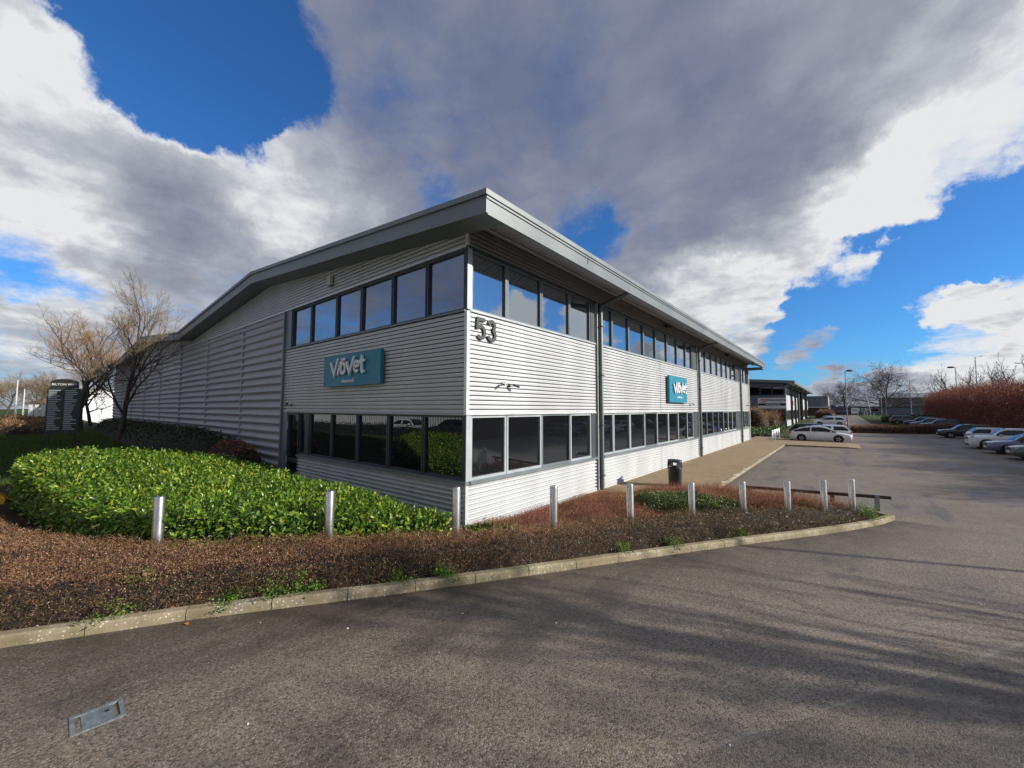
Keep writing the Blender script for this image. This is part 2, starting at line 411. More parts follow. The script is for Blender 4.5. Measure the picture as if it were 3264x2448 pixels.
def gz(x, y):
    """ground level: car park at 0, road climbing towards the viewer, mound on the left, far rise"""
    x = np.asarray(x, float); y = np.asarray(y, float)
    s = 1.2 * np.log1p(np.exp(np.minimum((4.5 - y) / 1.2, 50)))
    b = 0.62 * np.tanh(0.048 * s / 0.62)
    m = 0.75 * ss((-x - 4) / 14) * ss((y + 11) / 3) * ss((3 - y) / 3)
    f = 2.4 * np.tanh(0.013 * np.maximum(y - 58, 0) / 2.4)
    return b + m + f


def g1(x, y):
    return float(gz(x, y))


def link(name, me, m=None, parent=None, loc=None):
    o = bpy.data.objects.new(name, me)
    if m is not None and len(me.materials) == 0:
        me.materials.append(MATS[m] if isinstance(m, str) else m)
    COL.objects.link(o)
    if parent is not None: o.parent = parent
    if loc is not None: o.location = loc
    return o


def tag(o, label=None, cat=None, group=None, kind=None):
    if label: o['label'] = label
    if cat: o['category'] = cat
    if group: o['group'] = group
    if kind: o['kind'] = kind
    return o


def empty(name, loc=(0, 0, 0), rz=0.0):
    o = bpy.data.objects.new(name, None)
    o.location = loc; o.rotation_euler = (0, 0, rz)
    COL.objects.link(o)
    return o


def copy_tree(o, parent=None):
    c = o.copy(); COL.objects.link(c); c.parent = parent
    for ch in list(o.children): copy_tree(ch, c)
    return c


def npmesh(name, V, F, smooth=False):
    """V (n,3), F (m,k) arrays"""
    V = np.ascontiguousarray(V, np.float32); F = np.ascontiguousarray(F, np.int32)
    me = bpy.data.meshes.new(name)
    me.vertices.add(len(V)); me.vertices.foreach_set('co', V.ravel())
    k = F.shape[1]
    me.loops.add(F.size); me.loops.foreach_set('vertex_index', F.ravel())
    me.polygons.add(len(F))
    me.polygons.foreach_set('loop_start', np.arange(0, F.size, k, dtype=np.int32))
    me.polygons.foreach_set('loop_total', np.full(len(F), k, np.int32))
    if smooth: me.polygons.foreach_set('use_smooth', np.ones(len(F), bool))
    me.update(calc_edges=True)
    return me


class MB:
    """collects shapes, builds one mesh"""
    def __init__(self):
        self.v = []; self.f = []; self.s = []
    def add(self, vs, fs, smooth=False):
        b = len(self.v)
        self.v += [tuple(p) for p in vs]
        self.f += [tuple(i + b for i in f) for f in fs]
        self.s += [smooth] * len(fs)
        return self
    def box(self, x0, x1, y0, y1, z0, z1):
        x0, x1 = min(x0, x1), max(x0, x1); y0, y1 = min(y0, y1), max(y0, y1); z0, z1 = min(z0, z1), max(z0, z1)
        return self.add([(x0, y0, z0), (x1, y0, z0), (x1, y1, z0), (x0, y1, z0), (x0, y0, z1), (x1, y0, z1), (x1, y1, z1), (x0, y1, z1)],
                        [(0, 3, 2, 1), (4, 5, 6, 7), (0, 1, 5, 4), (1, 2, 6, 5), (2, 3, 7, 6), (3, 0, 4, 7)])
    def quad(self, a, b, c, d, smooth=False):
        return self.add([a, b, c, d], [(0, 1, 2, 3)], smooth)
    def tube(self, pts, rs, n=8, cap=True, smooth=True):
        pts = [Vector(q) for q in pts]
        if not isinstance(rs, (list, tuple)): rs = [rs] * len(pts)
        vs = []; fs = []
        up = None
        for i, q in enumerate(pts):
            d = (pts[min(i + 1, len(pts) - 1)] - pts[max(i - 1, 0)])
            if d.length < 1e-9: d = Vector((0, 0, 1))
            d.normalize()
            if up is None:
                up = d.orthogonal().normalized()
            up = (up - d * up.dot(d))
            up = up.normalized() if up.length > 1e-6 else d.orthogonal().normalized()
            sd_ = d.cross(up)
            for k in range(n):
                a = 2 * math.pi * k / n
                vs.append(q + (up * math.cos(a) + sd_ * math.sin(a)) * rs[i])
        for i in range(len(pts) - 1):
            for k in range(n):
                k2 = (k + 1) % n
                fs.append((i * n + k, i * n + k2, (i + 1) * n + k2, (i + 1) * n + k))
        self.add(vs, fs, smooth)
        if cap:
            self.add(vs[:n], [tuple(reversed(range(n)))]); self.add(vs[-n:], [tuple(range(n))])
        return self
    def prism(self, poly, axis_o, ax_u, ax_v, ax_n, depth):
        """poly in (u,v), extruded along n from 0 to depth"""
        o = Vector(axis_o); u = Vector(ax_u); v = Vector(ax_v); n_ = Vector(ax_n)
        N = len(poly)
        vs = [o + u * a + v * b for a, b in poly] + [o + u * a + v * b + n_ * depth for a, b in poly]
        fs = [tuple(range(N, 2 * N)), tuple(reversed(range(N)))] + [(i, (i + 1) % N, N + (i + 1) % N, N + i) for i in range(N)]
        return self.add(vs, fs)
    def lathe(self, prof, n=16, smooth=True, c=(0, 0)):
        vs = []; fs = []
        for (r, z) in prof:
            for k in range(n):
                a = 2 * math.pi * k / n
                vs.append((c[0] + r * math.cos(a), c[1] + r * math.sin(a), z))
        for i in range(len(prof) - 1):
            for k in range(n):
                k2 = (k + 1) % n
                fs.append((i * n + k, i * n + k2, (i + 1) * n + k2, (i + 1) * n + k))
        return self.add(vs, fs, smooth)
    def mesh(self, name):
        me = bpy.data.meshes.new(name)
        me.from_pydata(self.v, [], self.f)
        if any(self.s): me.polygons.foreach_set('use_smooth', self.s)
        me.update()
        return me
    def build(self, name, m, parent=None, loc=None):
        return link(name, self.mesh(name), m, parent, loc)


def textmesh(s, size, depth=0.0, bold=0.0, align='CENTER', space=1.0):
    cu = bpy.data.curves.new('lettering', 'FONT')
    cu.body = s; cu.size = size; cu.extrude = depth; cu.offset = bold; cu.align_x = align; cu.align_y = 'CENTER'; cu.space_character = space
    cu.resolution_u = 4
    o = bpy.data.objects.new('lettering_tmp', cu); COL.objects.link(o)
    dg = bpy.context.evaluated_depsgraph_get()
    me = bpy.data.meshes.new_from_object(o.evaluated_get(dg))
    bpy.data.objects.remove(o)
    return me


def place(o, origin, u, v):
    """orient o so local x->u, local y->v"""
    u = Vector(u); v = Vector(v); n_ = u.cross(v)
    o.matrix_basis = Matrix(((u.x, v.x, n_.x, origin[0]), (u.y, v.y, n_.y, origin[1]), (u.z, v.z, n_.z, origin[2]), (0, 0, 0, 1)))
    return o
# ------------------------------------------------------------------ ground, road, paths
KERB = [(-60, -10.6), (-14, -10.4), (-8, -10.1), (-4.2, -9.6), (-2.2, -8.9), (-1.0, -7.9), (-0.25, -6.63), (0.21, -5.71), (0.55, -5.03), (0.83, -4.58), (1.39, -3.65), (2.03, -2.51), (3.03, -0.58),
        (3.72, 0.85), (4.47, 2.36), (5.45, 4.15), (6.55, 5.95), (7.35, 7.4), (7.9, 8.55), (7.75, 8.95), (7.2, 9.15)]
KB = np.array(KERB, float)


def resample(pts, step):
    pts = np.array(pts, float)
    seg = np.linalg.norm(np.diff(pts, axis=0), axis=1); s = np.concatenate([[0], np.cumsum(seg)])
    n = max(2, int(round(s[-1] / step)) + 1)
    t = np.linspace(0, s[-1], n)
    return np.stack([np.interp(t, s, pts[:, 0]), np.interp(t, s, pts[:, 1])], 1)


def chaikin(pts, k=2):
    pts = np.array(pts, float)
    for _ in range(k):
        a = pts[:-1] * 0.75 + pts[1:] * 0.25; b = pts[:-1] * 0.25 + pts[1:] * 0.75
        m = np.empty((len(a) * 2, 2)); m[0::2] = a; m[1::2] = b
        pts = np.vstack([pts[:1], m, pts[-1:]])
    return pts


KS = resample(chaikin(KB[2:], 2), 0.1)


def kerb_x(y):
    pts = KS[: np.argmax(KS[:, 1]) + 1]
    return np.interp(y, pts[:, 1], pts[:, 0])


# base terrain
gx = np.concatenate([np.linspace(-900, -140, 12), np.linspace(-120, -24, 25), np.linspace(-22, 30, 105), np.linspace(34, 120, 18), np.linspace(160, 900, 12)])
gy = np.concatenate([np.linspace(-900, -80, 12), np.linspace(-70, -16, 14), np.linspace(-15, 14, 117), np.linspace(15, 140, 84), np.linspace(150, 400, 18), np.linspace(460, 1500, 8)])
GX, GY = np.meshgrid(gx, gy)
GZ = gz(GX, GY) - 0.05
V = np.stack([GX.ravel(), GY.ravel(), GZ.ravel()], 1)
nx, ny = len(gx), len(gy)
ii, jj = np.meshgrid(np.arange(nx - 1), np.arange(ny - 1))
a = (jj * nx + ii).ravel()
F = np.stack([a, a + 1, a + nx + 1, a + nx], 1)
tag(link('ground', npmesh('ground', V, F, True), 'grass'), kind='structure')

# asphalt sheet
ys = np.concatenate([np.linspace(-60, -12, 25), np.arange(-11.5, 9.0, 0.25), np.arange(9.25, 62, 0.75), np.arange(62, 190, 4.0)])
offs = np.array([0, 0.15, 0.35, 0.6, 0.9, 1.3, 2, 3, 4.5, 6.5, 9, 12, 16, 22, 30, 42, 60])


def road_l(y):
    if y < -10.6: return -140.0
    if y <= 8.5: return float(kerb_x(y)) - 0.07
    if y < 33.4: return 3.1
    if y < 39.2: return 7.7
    if y < 60: return 3.0
    return 2.5 + (y - 60) * 0.03


rows = []; ed = []
for y in ys:
    xl = road_l(y)
    xr = 62.0 if y < 24 else (20.6 if y < 62 else 20.6 - min(9.5, (y - 62) * 0.35))
    if xl < -100:
        xs = np.linspace(xl, 62, len(offs))
    else:
        sc = min(1.0, (xr - xl) / 60.0)
        xs = xl + np.where(offs < 3.1, offs, 3 + (offs - 3) * ((xr - xl - 3) / 57.0))
    for k, x in enumerate(xs):
        rows.append((x, y, g1(x, y)))
        e = max(0.0, 1 - offs[k] / 1.9) if (-10.6 < y < 8.6) else (max(0.0, 1 - offs[k] / 0.4) * 0.6 if xl > -100 else 0.0)
        ed.append(e)
nx = len(offs); ny = len(ys)
ii, jj = np.meshgrid(np.arange(nx - 1), np.arange(ny - 1))
a = (jj * nx + ii).ravel()
me = npmesh('road', np.array(rows), np.stack([a, a + 1, a + nx + 1, a + nx], 1), True)
at = me.attributes.new('edge', 'FLOAT', 'POINT'); at.data.foreach_set('value', np.array(ed, np.float32))
tag(link('road', me, 'asphalt'), kind='structure')


def sheet(name, poly_rows, m, dz, kind='structure'):
    """poly_rows: list of (y, x0, x1)"""
    v = []; n = 9
    for (y, x0, x1) in poly_rows:
        for k in range(n):
            x = x0 + (x1 - x0) * k / (n - 1); v.append((x, y, g1(x, y) + dz))
    ii, jj = np.meshgrid(np.arange(n - 1), np.arange(len(poly_rows) - 1)); a = (jj * n + ii).ravel()
    return tag(link(name, npmesh(name, np.array(v), np.stack([a, a + 1, a + n + 1, a + n], 1), True), m), kind=kind)


sheet('pavement', [(y, -0.3, 3.04 if y > 9.6 else 0.2 + max(0, (y - 5.6)) / 4.0 * 2.84) for y in np.arange(5.6, 44.1, 0.5)], 'paving', 0.10)
# paved build-out beside the parking bay
mb = MB()
mb.add([(3.04, 33.5, 0.104), (7.2, 33.9, 0.10), (7.95, 34.2, 0.012), (7.95, 39.0, 0.012), (7.2, 39.1, 0.10), (3.04, 39.1, 0.104),
        (3.04, 33.5, 0), (7.2, 33.9, 0), (7.95, 34.2, 0), (7.95, 39.0, 0), (7.2, 39.1, 0), (3.04, 39.1, 0)],
       [(0, 1, 4, 5), (1, 2, 3, 4), (6, 7, 1, 0), (7, 8, 2, 1), (9, 10, 4, 3), (10, 11, 5, 4)])
tag(mb.build('pavement_ramp', 'paving'), kind='structure')

# kerbs: every stone its own piece
stone = MB()
L_, W_, H_ = 0.905, 0.135, 0.125
prof = [(-W_ / 2, -0.12), (-W_ / 2, H_), (W_ / 2 - 0.03, H_), (W_ / 2 - 0.006, H_ - 0.02), (W_ / 2, H_ - 0.05), (W_ / 2 + 0.004, -0.12)]
N = len(prof)
stone.add([(x, p, z) for x in (-L_ / 2, L_ / 2) for p, z in prof], [tuple(range(N)), tuple(reversed(range(N, 2 * N)))] + [(i, N + i, N + (i + 1) % N, (i + 1) % N) for i in range(N)])
stone_me = stone.mesh('kerb_stone'); stone_me.materials.append(MATS['kerb'])


def kerb_run(root, pts, off=0.0, drop=0.0):
    P = resample(pts, 0.915)
    for i in range(len(P) - 1):
        p0, p1 = P[i], P[i + 1]
        c = (p0 + p1) / 2; d = p1 - p0; ln = np.hypot(*d)
        n_ = np.array([-d[1], d[0]]) / ln
        c = c + n_ * off
        o = link('kerb_stone', stone_me, None, root)
        za, zb = g1(*p0), g1(*p1)
        o.location = (c[0], c[1], (za + zb) / 2 - drop + rnd.uniform(-0.004, 0.004))
        o.rotation_euler = (rnd.uniform(-0.02, 0.02), math.atan2(zb - za, ln), math.atan2(d[1], d[0]) + math.pi)
        o.scale = (ln / 0.915, 1, 1)


k1 = empty('kerb'); tag(k1, kind='structure')
kerb_run(k1, chaikin(KB[4:], 2), off=W_ / 2)
k2 = empty('kerb_of_footpath'); tag(k2, kind='structure')
kerb_run(k2, [(3.1, 9.4), (3.1, 20), (3.1, 33.4)], drop=0.012)
# white dabs of paint on the footpath kerb marking the bays
for i, y in enumerate((11.2, 13.5, 15.9, 20.5, 24.9, 29.8)):
    mb = MB().box(3.02, 3.173, y - 0.09, y + 0.09, 0.112, 0.119)
    tag(mb.build('paint_mark', 'paint_white'), '%s white paint dab on the footpath kerb, counted from the litter bin' % ('nearest', 'second', 'third', 'fourth', 'fifth', 'farthest')[i], 'paint mark', 'white dabs on the footpath kerb')


def ribbon_flat(name, pts, wd, m, dz, label, cat, group=None):
    pts = [Vector((x, y, 0)) for x, y in pts]; mb = MB(); vs = []
    for i, q in enumerate(pts):
        d = (pts[min(i + 1, len(pts) - 1)] - pts[max(0, i - 1)]).normalized(); n_ = Vector((-d.y, d.x, 0))
        for s in (-1, 1):
            r = q + n_ * s * wd / 2; vs.append((r.x, r.y, g1(r.x, r.y) + dz))
    mb.add(vs, [(2 * i, 2 * i + 2, 2 * i + 3, 2 * i + 1) for i in range(len(pts) - 1)])
    return tag(mb.build(name, m), label, cat, group)


ribbon_flat('bay_line', [(6.2, 30.0), (7.0, 30.35)], 0.16, 'paint_line', 0.005, 'short pale painted dash on asphalt before the paved ramp', 'road marking')
ribbon_flat('bay_line', [(3.7, 26.6), (5.05, 27.4), (6.4, 27.5)], 0.09, 'paint_line', 0.005, 'worn pale bay line on asphalt from the footpath kerb', 'road marking')
ribbon_flat('bay_line', [(11.6, 33.0), (14.6, 33.1)], 0.08, 'paint_line', 0.005, 'faint bay line beside the car at the right edge', 'road marking')
ribbon_flat('bay_line', [(13.2, 53.4), (19.2, 53.6)], 0.09, 'paint_line', 0.005, 'pale bay line under the dark hatchback', 'road marking')

# gully cover in the road
gx0, gy0 = 1.88, -6.08
gr = empty('gully_cover', (gx0, gy0, g1(gx0, gy0)), rad(-2)); tag(gr, 'small grey iron gully cover set in the road at lower left', 'drain cover')
mb = MB()
for (x0, x1, y0, y1) in ((-0.145, 0.145, -0.16, -0.13), (-0.145, 0.145, 0.13, 0.16), (-0.145, -0.115, -0.13, 0.13), (0.115, 0.145, -0.13, 0.13)):
    mb.box(x0, x1, y0, y1, -0.03, 0.010)
mb.build('frame', 'iron', gr)
MB().box(-0.108, 0.108, -0.095, 0.10, -0.03, 0.006).build('lid', 'iron', gr)
MB().box(-0.05, -0.02, 0.045, 0.07, 0.006, 0.0075).build('key_hole', 'black', gr)
MB().box(-0.115, 0.115, -0.13, 0.13, -0.05, -0.012).build('seat', 'black', gr)

# ------------------------------------------------------------------ the main building
bld = empty('office_warehouse'); tag(bld, 'two-storey silver corrugated metal office and warehouse with overhanging sage-grey eaves', 'building')

FINE = [(0.0, 0.0), (0.30, 0.003), (0.33, -0.006), (0.36, -0.006), (0.39, 0.003), (0.68, 0.0), (0.715, -0.10), (0.94, -0.10), (0.975, 0.0)]
LOWP = [(0.0, -0.010), (0.10, 0.010), (0.30, 0.018), (0.50, 0.012), (0.60, -0.020), (0.68, -0.048), (0.86, -0.048)]
COARSE = [(0.0, 0.0), (0.10, 0.042), (0.24, 0.062), (0.38, 0.055), (0.50, 0.025), (0.60, -0.012), (0.72, -0.022), (0.86, -0.018)]


def profile(z0, z1, period, tab):
    pts = []
    n = int(math.ceil((z1 - z0) / period))
    for i in range(n + 1):
        for f, d in tab:
            z = z0 + (i + f) * period
            if z < z1 - 1e-4: pts.append((z, d))
    pts.append((z1, pts[-1][1]))
    return pts


def clad(side, a0, a1, z0, z1, period, tab, m, name='cladding_panel', lim=None, base=0.0):
    """horizontal-rib sheet; side 'R' lies in x=0 and runs along y, 'L' lies in y=0 and runs along x"""
    pr = profile(z0, z1, period, tab)
    vs = []; fs = []
    for (z, d) in pr:
        for s_, e_ in (lim(z) if lim else [(a0, a1)]):
            pass
    for i in range(len(pr) - 1):
        (za, da), (zb, db) = pr[i], pr[i + 1]
        la = lim(za) if lim else [(a0, a1)]; lb = lim(zb) if lim else [(a0, a1)]
        for (p0, p1), (q0, q1) in zip(la, lb):
            b = len(vs)
            if side == 'R': vs += [(base + da, p0, za), (base + da, p1, za), (base + db, q1, zb), (base + db, q0, zb)]
            else: vs += [(p0, -base - da, za), (p1, -base - da, za), (q1, -base - db, zb), (q0, -base - db, zb)]
            fs.append((b, b + 1, b + 2, b + 3))
    return link(name, npmesh(name, np.array(vs), np.array(fs)), m, bld)


Z_SILL1, Z_HEAD1, Z_SILL2, Z_HEAD2 = 1.25, 2.89, 5.33, 6.93
BX = -57.0; BY = 37.84


def roof_z(x):
    if x >= -24.45: return 8.72 - abs(x + 12.2) * 0.0881
    if x >= -48.9: return 8.72 - abs(x + 36.7) * 0.0881
    return 7.64 + (-48.9 - x) * 0.0881


def gable_lim(z):
    zz = z + 0.30
    out = []
    for ap, lo, hi in ((-12.2, -24.4, -0.03), (-36.7, -48.9, -24.5), (-61.2, BX, -49.0)):
        hw = (8.72 - zz) / 0.0881
        if hw <= 0: out.append((ap, ap + 0.001)); continue
        p0, p1 = max(lo, ap - hw), min(hi, ap + hw)
        if p1 <= p0: p0, p1 = lo, lo + 0.001
        out.append((p0, p1))
    return out


# inner core that carries everything
mb = MB(); mb.box(BX + 0.1, -0.30, 0.30, BY - 0.1, -0.3, 7.0); mb.build('inner_wall', 'dark', bld)
# right front (sunny), bay by bay
BAYS = [(0.06, 6.44), (7.0, 13.19), (13.23, 19.84), (20.4, 26.3), (26.34, 33.4), (33.95, 37.8)]
for (a0, a1) in BAYS:
    clad('R', a0, a1, Z_HEAD1, Z_SILL2, 0.1109, FINE, 'silver')
    clad('R', a0, a1, 0.16, Z_SILL1 - 0.03, 0.1157, LOWP, 'silver')
    MB().box(-0.03, 0.022, a0, a1, 0.075, 0.158).build('base_flashing', 'trim', bld)
    MB().box(-0.05, 0.035, a0, a1, Z_SILL2 - 0.004, Z_SILL2 + 0.045).build('sill', 'frame_light', bld)
    MB().box(-0.10, 0.06, a0, a1, Z_SILL1 - 0.03, Z_SILL1 + 0.05).build('sill', 'frame', bld)
    MB().box(-0.05, 0.028, a0, a1, Z_HEAD1 - 0.045, Z_HEAD1 - 0.002).build('head_flashing', 'trim', bld)
for a0, a1 in ((0.06, 6.44), (7.0, 19.84), (20.4, 33.4), (33.95, 37.8)):
    MB().box(-0.06, 0.012, a0, a1, -0.3, 0.07).build('brick_plinth', 'brickline', bld)
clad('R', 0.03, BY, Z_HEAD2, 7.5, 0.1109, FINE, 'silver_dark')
MB().box(-0.26, 0.03, 0.03, BY, Z_HEAD2 - 0.06, Z_HEAD2 - 0.003).build('head_flashing', 'frame_dark', bld)
MB().box(-0.26, -0.08, 0.05, BY, Z_HEAD1 - 0.07, Z_HEAD1 - 0.048).build('head_flashing', 'frame_dark', bld)
# left front (shaded)
clad('L', -10.36, -0.06, Z_HEAD1, Z_SILL2, 0.1109, FINE, 'silver')
clad('L', -8.93, -0.06, 0.0, Z_SILL1 - 0.03, 0.1157, LOWP, 'silver')
clad('L', BX, -0.06, Z_HEAD2, 8.38, 0.1109, FINE, 'silver', lim=gable_lim)
joints = [-10.46, -15.2, -20.9, -26.9, -32.9, -38.9, -44.9, -50.9, BX]
for j in range(len(joints) - 1):
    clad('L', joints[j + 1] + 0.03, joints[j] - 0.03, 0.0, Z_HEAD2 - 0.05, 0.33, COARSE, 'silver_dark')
    if j: MB().box(joints[j] - 0.035, joints[j] + 0.035, -0.068, 0.02, 0, Z_HEAD2 - 0.055).build('joint_strip', 'silver_dark', bld)
MB().box(BX, -0.03, -0.05, 0.05, Z_HEAD2 - 0.048, Z_HEAD2 - 0.004).build('head_flashing', 'trim', bld)
MB().box(-10.46, -10.36, -0.09, 0.05, -0.1, Z_HEAD2 - 0.05).build('corner_strip', 'frame', bld)
MB().box(-10.36, -0.05, -0.045, 0.05, Z_SILL2 - 0.004, Z_SILL2 + 0.04).build('sill', 'frame', bld)
MB().box(-8.93, 0.06, -0.075, 0.10, Z_SILL1 - 0.028, Z_SILL1 + 0.05).build('sill', 'frame', bld)
MB().box(-10.36, -0.05, -0.03, 0.05, Z_HEAD1 - 0.05, Z_HEAD1 - 0.004).build('head_flashing', 'silver_dark', bld)
# corner strips
MB().box(-0.055, 0.035, -0.04, 0.055, Z_HEAD1 - 0.045, Z_SILL2 - 0.006).build('corner_strip', 'trim', bld)
MB().box(-0.055, 0.03, -0.035, 0.055, -0.1, Z_SILL1 - 0.032).build('corner_strip', 'trim', bld)
MB().box(-0.055, 0.028, -0.034, 0.03, Z_HEAD2, 7.45).build('corner_strip', 'trim', bld)


def window(side, a0, a1, z0, z1, gm, fm, fw=0.055, inset=0.09):
    """one window: frame ring + pane"""
    mb = MB()
    t = inset
    def bx(p0, p1, q0, q1, d0, d1):
        if side == 'R': mb.box(-d1, -d0, p0, p1, q0, q1)
        else: mb.box(p0, p1, d0, d1, q0, q1)
    bx(a0, a1, z0, z0 + fw, t - 0.06, t + 0.03); bx(a0, a1, z1 - fw, z1, t - 0.06, t + 0.03)
    bx(a0, a0 + fw, z0 + fw, z1 - fw, t - 0.06, t + 0.03); bx(a1 - fw, a1, z0 + fw, z1 - fw, t - 0.06, t + 0.03)
    o = mb.build('window', fm, bld)
    mp = MB()
    e = rnd.uniform(-0.004, 0.004); e2 = rnd.uniform(-0.003, 0.003)
    if side == 'R': mp.quad((-t + e, a0 + fw, z0 + fw), (-t - e, a1 - fw, z0 + fw), (-t - e + e2, a1 - fw, z1 - fw), (-t + e + e2, a0 + fw, z1 - fw))
    else: mp.quad((a0 + fw, t + e, z0 + fw), (a1 - fw, t - e, z0 + fw), (a1 - fw, t - e + e2, z1 - fw), (a0 + fw, t + e + e2, z1 - fw))
    mp.build('pane', gm, o)
    return o


RW = [[0.15, 1.5, 3.11, 4.73, 6.15], [7.0, 7.95, 9.54, 11.2, 12.75, 14.4, 16.05, 17.65, 18.9], [20.42, 22.1, 23.75, 25.4, 27.0, 28.65, 30.25, 31.9], [34.0, 35.7, 37.5]]
for bay in RW:
    for i in range(len(bay) - 1):
        window('R', bay[i] + 0.012, bay[i + 1] - 0.012, Z_SILL2 + 0.045, Z_HEAD2 - 0.062, 'glass_up', 'frame', 0.05)
        lt = rnd.random() < 0.55
        window('R', bay[i] + 0.012, bay[i + 1] - 0.012, Z_SILL1 + 0.05, Z_HEAD1 - 0.05, 'glass_low', 'frame_light' if lt else 'frame', 0.065 if lt else 0.05)
for y0, y1 in ((6.16, 6.44), (18.92, 19.84), (31.92, 33.4), (37.52, 37.8)):
    MB().box(-0.26, -0.02, y0, y1, Z_SILL2 + 0.045, Z_HEAD2 - 0.06).build('jamb_panel', 'postgrey', bld)
    MB().box(-0.26, -0.02, y0, y1, Z_SILL1 + 0.05, Z_HEAD1 - 0.05).build('jamb_panel', 'postgrey', bld)
LWU = [-9.86, -8.25, -6.37, -4.8, -3.12, -1.57, -0.1]
for i in range(6): window('L', LWU[i] + 0.012, LWU[i + 1] - 0.012, Z_SILL2 + 0.04, Z_HEAD2 - 0.06, 'glass_up', 'frame_dark', 0.055)
LWL = [-8.1, -6.49, -4.86, -3.21, -1.63, -0.1]
for i in range(5): window('L', LWL[i] + 0.012, LWL[i + 1] - 0.012, Z_SILL1 + 0.05, Z_HEAD1 - 0.05, 'glass_low', 'frame_dark', 0.06)
MB().box(-10.36, -9.87, -0.01, 0.26, Z_SILL2 + 0.04, Z_HEAD2 - 0.05).build('jamb_panel', 'frame', bld)
MB().box(-10.36, -9.92, -0.02, 0.26, 0, Z_HEAD1 - 0.05).build('jamb_panel', 'frame', bld)
MB().box(-8.42, -8.1, 0.01, 0.26, Z_SILL1 + 0.05, Z_HEAD1 - 0.05).build('jamb_panel', 'frame_dark', bld)
MB().box(-10.36, 0.0, 0.10, 0.28, Z_HEAD2 - 0.06, Z_HEAD2 - 0.05).build('head_flashing', 'frame_dark', bld)
# corner posts of the glazing
for z0, z1 in ((Z_SILL2 + 0.045, Z_HEAD2 - 0.003), (Z_SILL1 + 0.05, Z_HEAD1 - 0.046)):
    MB().box(-0.10, 0.0, 0.0, 0.15, z0, z1).build('corner_post', 'frame_light', bld)
    MB().box(-0.101, -0.003, -0.012, -0.001, z0, z1).build('corner_post', 'frame_dark', bld)
# side door
door = MB().box(-9.92, -9.86, 0.0, 0.16, 0, 2.83).box(-9.0, -8.94, 0.0, 0.16, 0, 2.83).box(-9.86, -9.0, 0.0, 0.16, 2.74, 2.83).box(-9.86, -9.0, 0.03, 0.13, 0.95, 1.08).build('door', 'frame_dark', bld)
MB().quad((-9.86, 0.09, 1.08), (-9.0, 0.09, 1.08), (-9.0, 0.09, 2.74), (-9.86, 0.09, 2.74)).build('pane', 'glass_low', door)
MB().quad((-9.86, 0.09, 0.02), (-9.0, 0.09, 0.02), (-9.0, 0.09, 0.95), (-9.86, 0.09, 0.95)).build('pane', 'glass_low', door)
for z in (0.9, 2.2): MB().box(-9.90, -9.885, -0.025, 0.0, z, z + 0.28).build('hinge', 'trim', door)
window('L', -8.92, -8.43, Z_SILL1 + 0.05, Z_HEAD1 - 0.05, 'glass_low', 'frame_dark', 0.06)
# downpipes in their recesses, swan neck up to the gutter
for yc in (6.74, 20.12, 33.68):
    MB().box(-0.24, -0.14, yc - 0.28, yc + 0.28, -0.2, Z_HEAD2 - 0.062).build('recess_panel', 'postgrey', bld)
    MB().box(-0.10, 0.03, yc - 0.17, yc - 0.135, 0.0, Z_HEAD2 + 0.05).build('recess_edge', 'trim', bld)
    dp = MB().tube([(0.08, yc, -0.05), (0.08, yc, 6.72), (0.12, yc, 6.80), (1.06, yc + 0.02, 7.06), (1.12, yc + 0.02, 7.10)], 0.078, 10).build('downpipe', 'pipe', bld)
    for z in (0.6, 2.4, 4.2, 6.0): MB().box(-0.02, 0.17, yc - 0.095, yc + 0.095, z, z + 0.04).build('pipe_clip', 'postgrey', dp)
MB().tube([(0.03, 37.86, -0.05), (0.03, 37.86, 6.9)], 0.06, 8).build('downpipe', 'trim', bld)
# roof
RY0, RY1, RX = -0.76, 39.3, 1.3
br_x = [RX, -12.2, -24.45, -36.7, -48.9, BX - 0.6]
for i in range(5):
    x1, x0 = br_x[i], br_x[i + 1]
    z1, z0 = roof_z(x1), roof_z(x0)
    mb = MB()
    mb.add([(x0, RY0 + 0.02, z0 - 0.03), (x1, RY0 + 0.02, z1 - 0.03), (x1, RY1, z1 - 0.03), (x0, RY1, z0 - 0.03), (x0, RY0 + 0.02, z0 - 0.18), (x1, RY0 + 0.02, z1 - 0.18), (x1, RY1, z1 - 0.18), (x0, RY1, z0 - 0.18)],
           [(0, 1, 2, 3), (7, 6, 5, 4), (0, 4, 5, 1), (2, 6, 7, 3), (1, 5, 6, 2), (3, 7, 4, 0)])
    rf = mb.build('roof', 'sage', bld)
    def slab(yy0, yy1, ta, tb, m, nm, e0=0.0, e1=0.0):
        q = MB(); xa, xb = x0 + e0, x1 + e1
        za, zb = roof_z(x0) , roof_z(x1)
        q.add([(xa, yy0, za - tb), (xb, yy0, zb - tb), (xb, yy1, zb - tb), (xa, yy1, za - tb), (xa, yy0, za - ta), (xb, yy0, zb - ta), (xb, yy1, zb - ta), (xa, yy1, za - ta)],
              [(0, 3, 2, 1), (4, 5, 6, 7), (0, 1, 5, 4), (1, 2, 6, 5), (2, 3, 7, 6), (3, 0, 4, 7)])
        return q.build(nm, m, bld)
    slab(RY0 - 0.03, RY0 + 0.015, 0.0, 0.12, 'sage', 'verge_trim', 0, 0.03 if i == 0 else 0)
    slab(RY0 + 0.022, RY0 + 0.10, 0.15, 0.48, 'sage', 'fascia', 0, -0.02 if i == 0 else 0)
    slab(RY0 + 0.10, 0.02, 0.40, 0.43, 'frame', 'soffit', 0, -0.14 if i == 0 else 0)
    slab(RY0 + 0.05, RY0 + 0.06, 0.11, 0.16, 'black', 'shadow_gap', 0, -0.03 if i == 0 else 0)
zt = roof_z(RX)
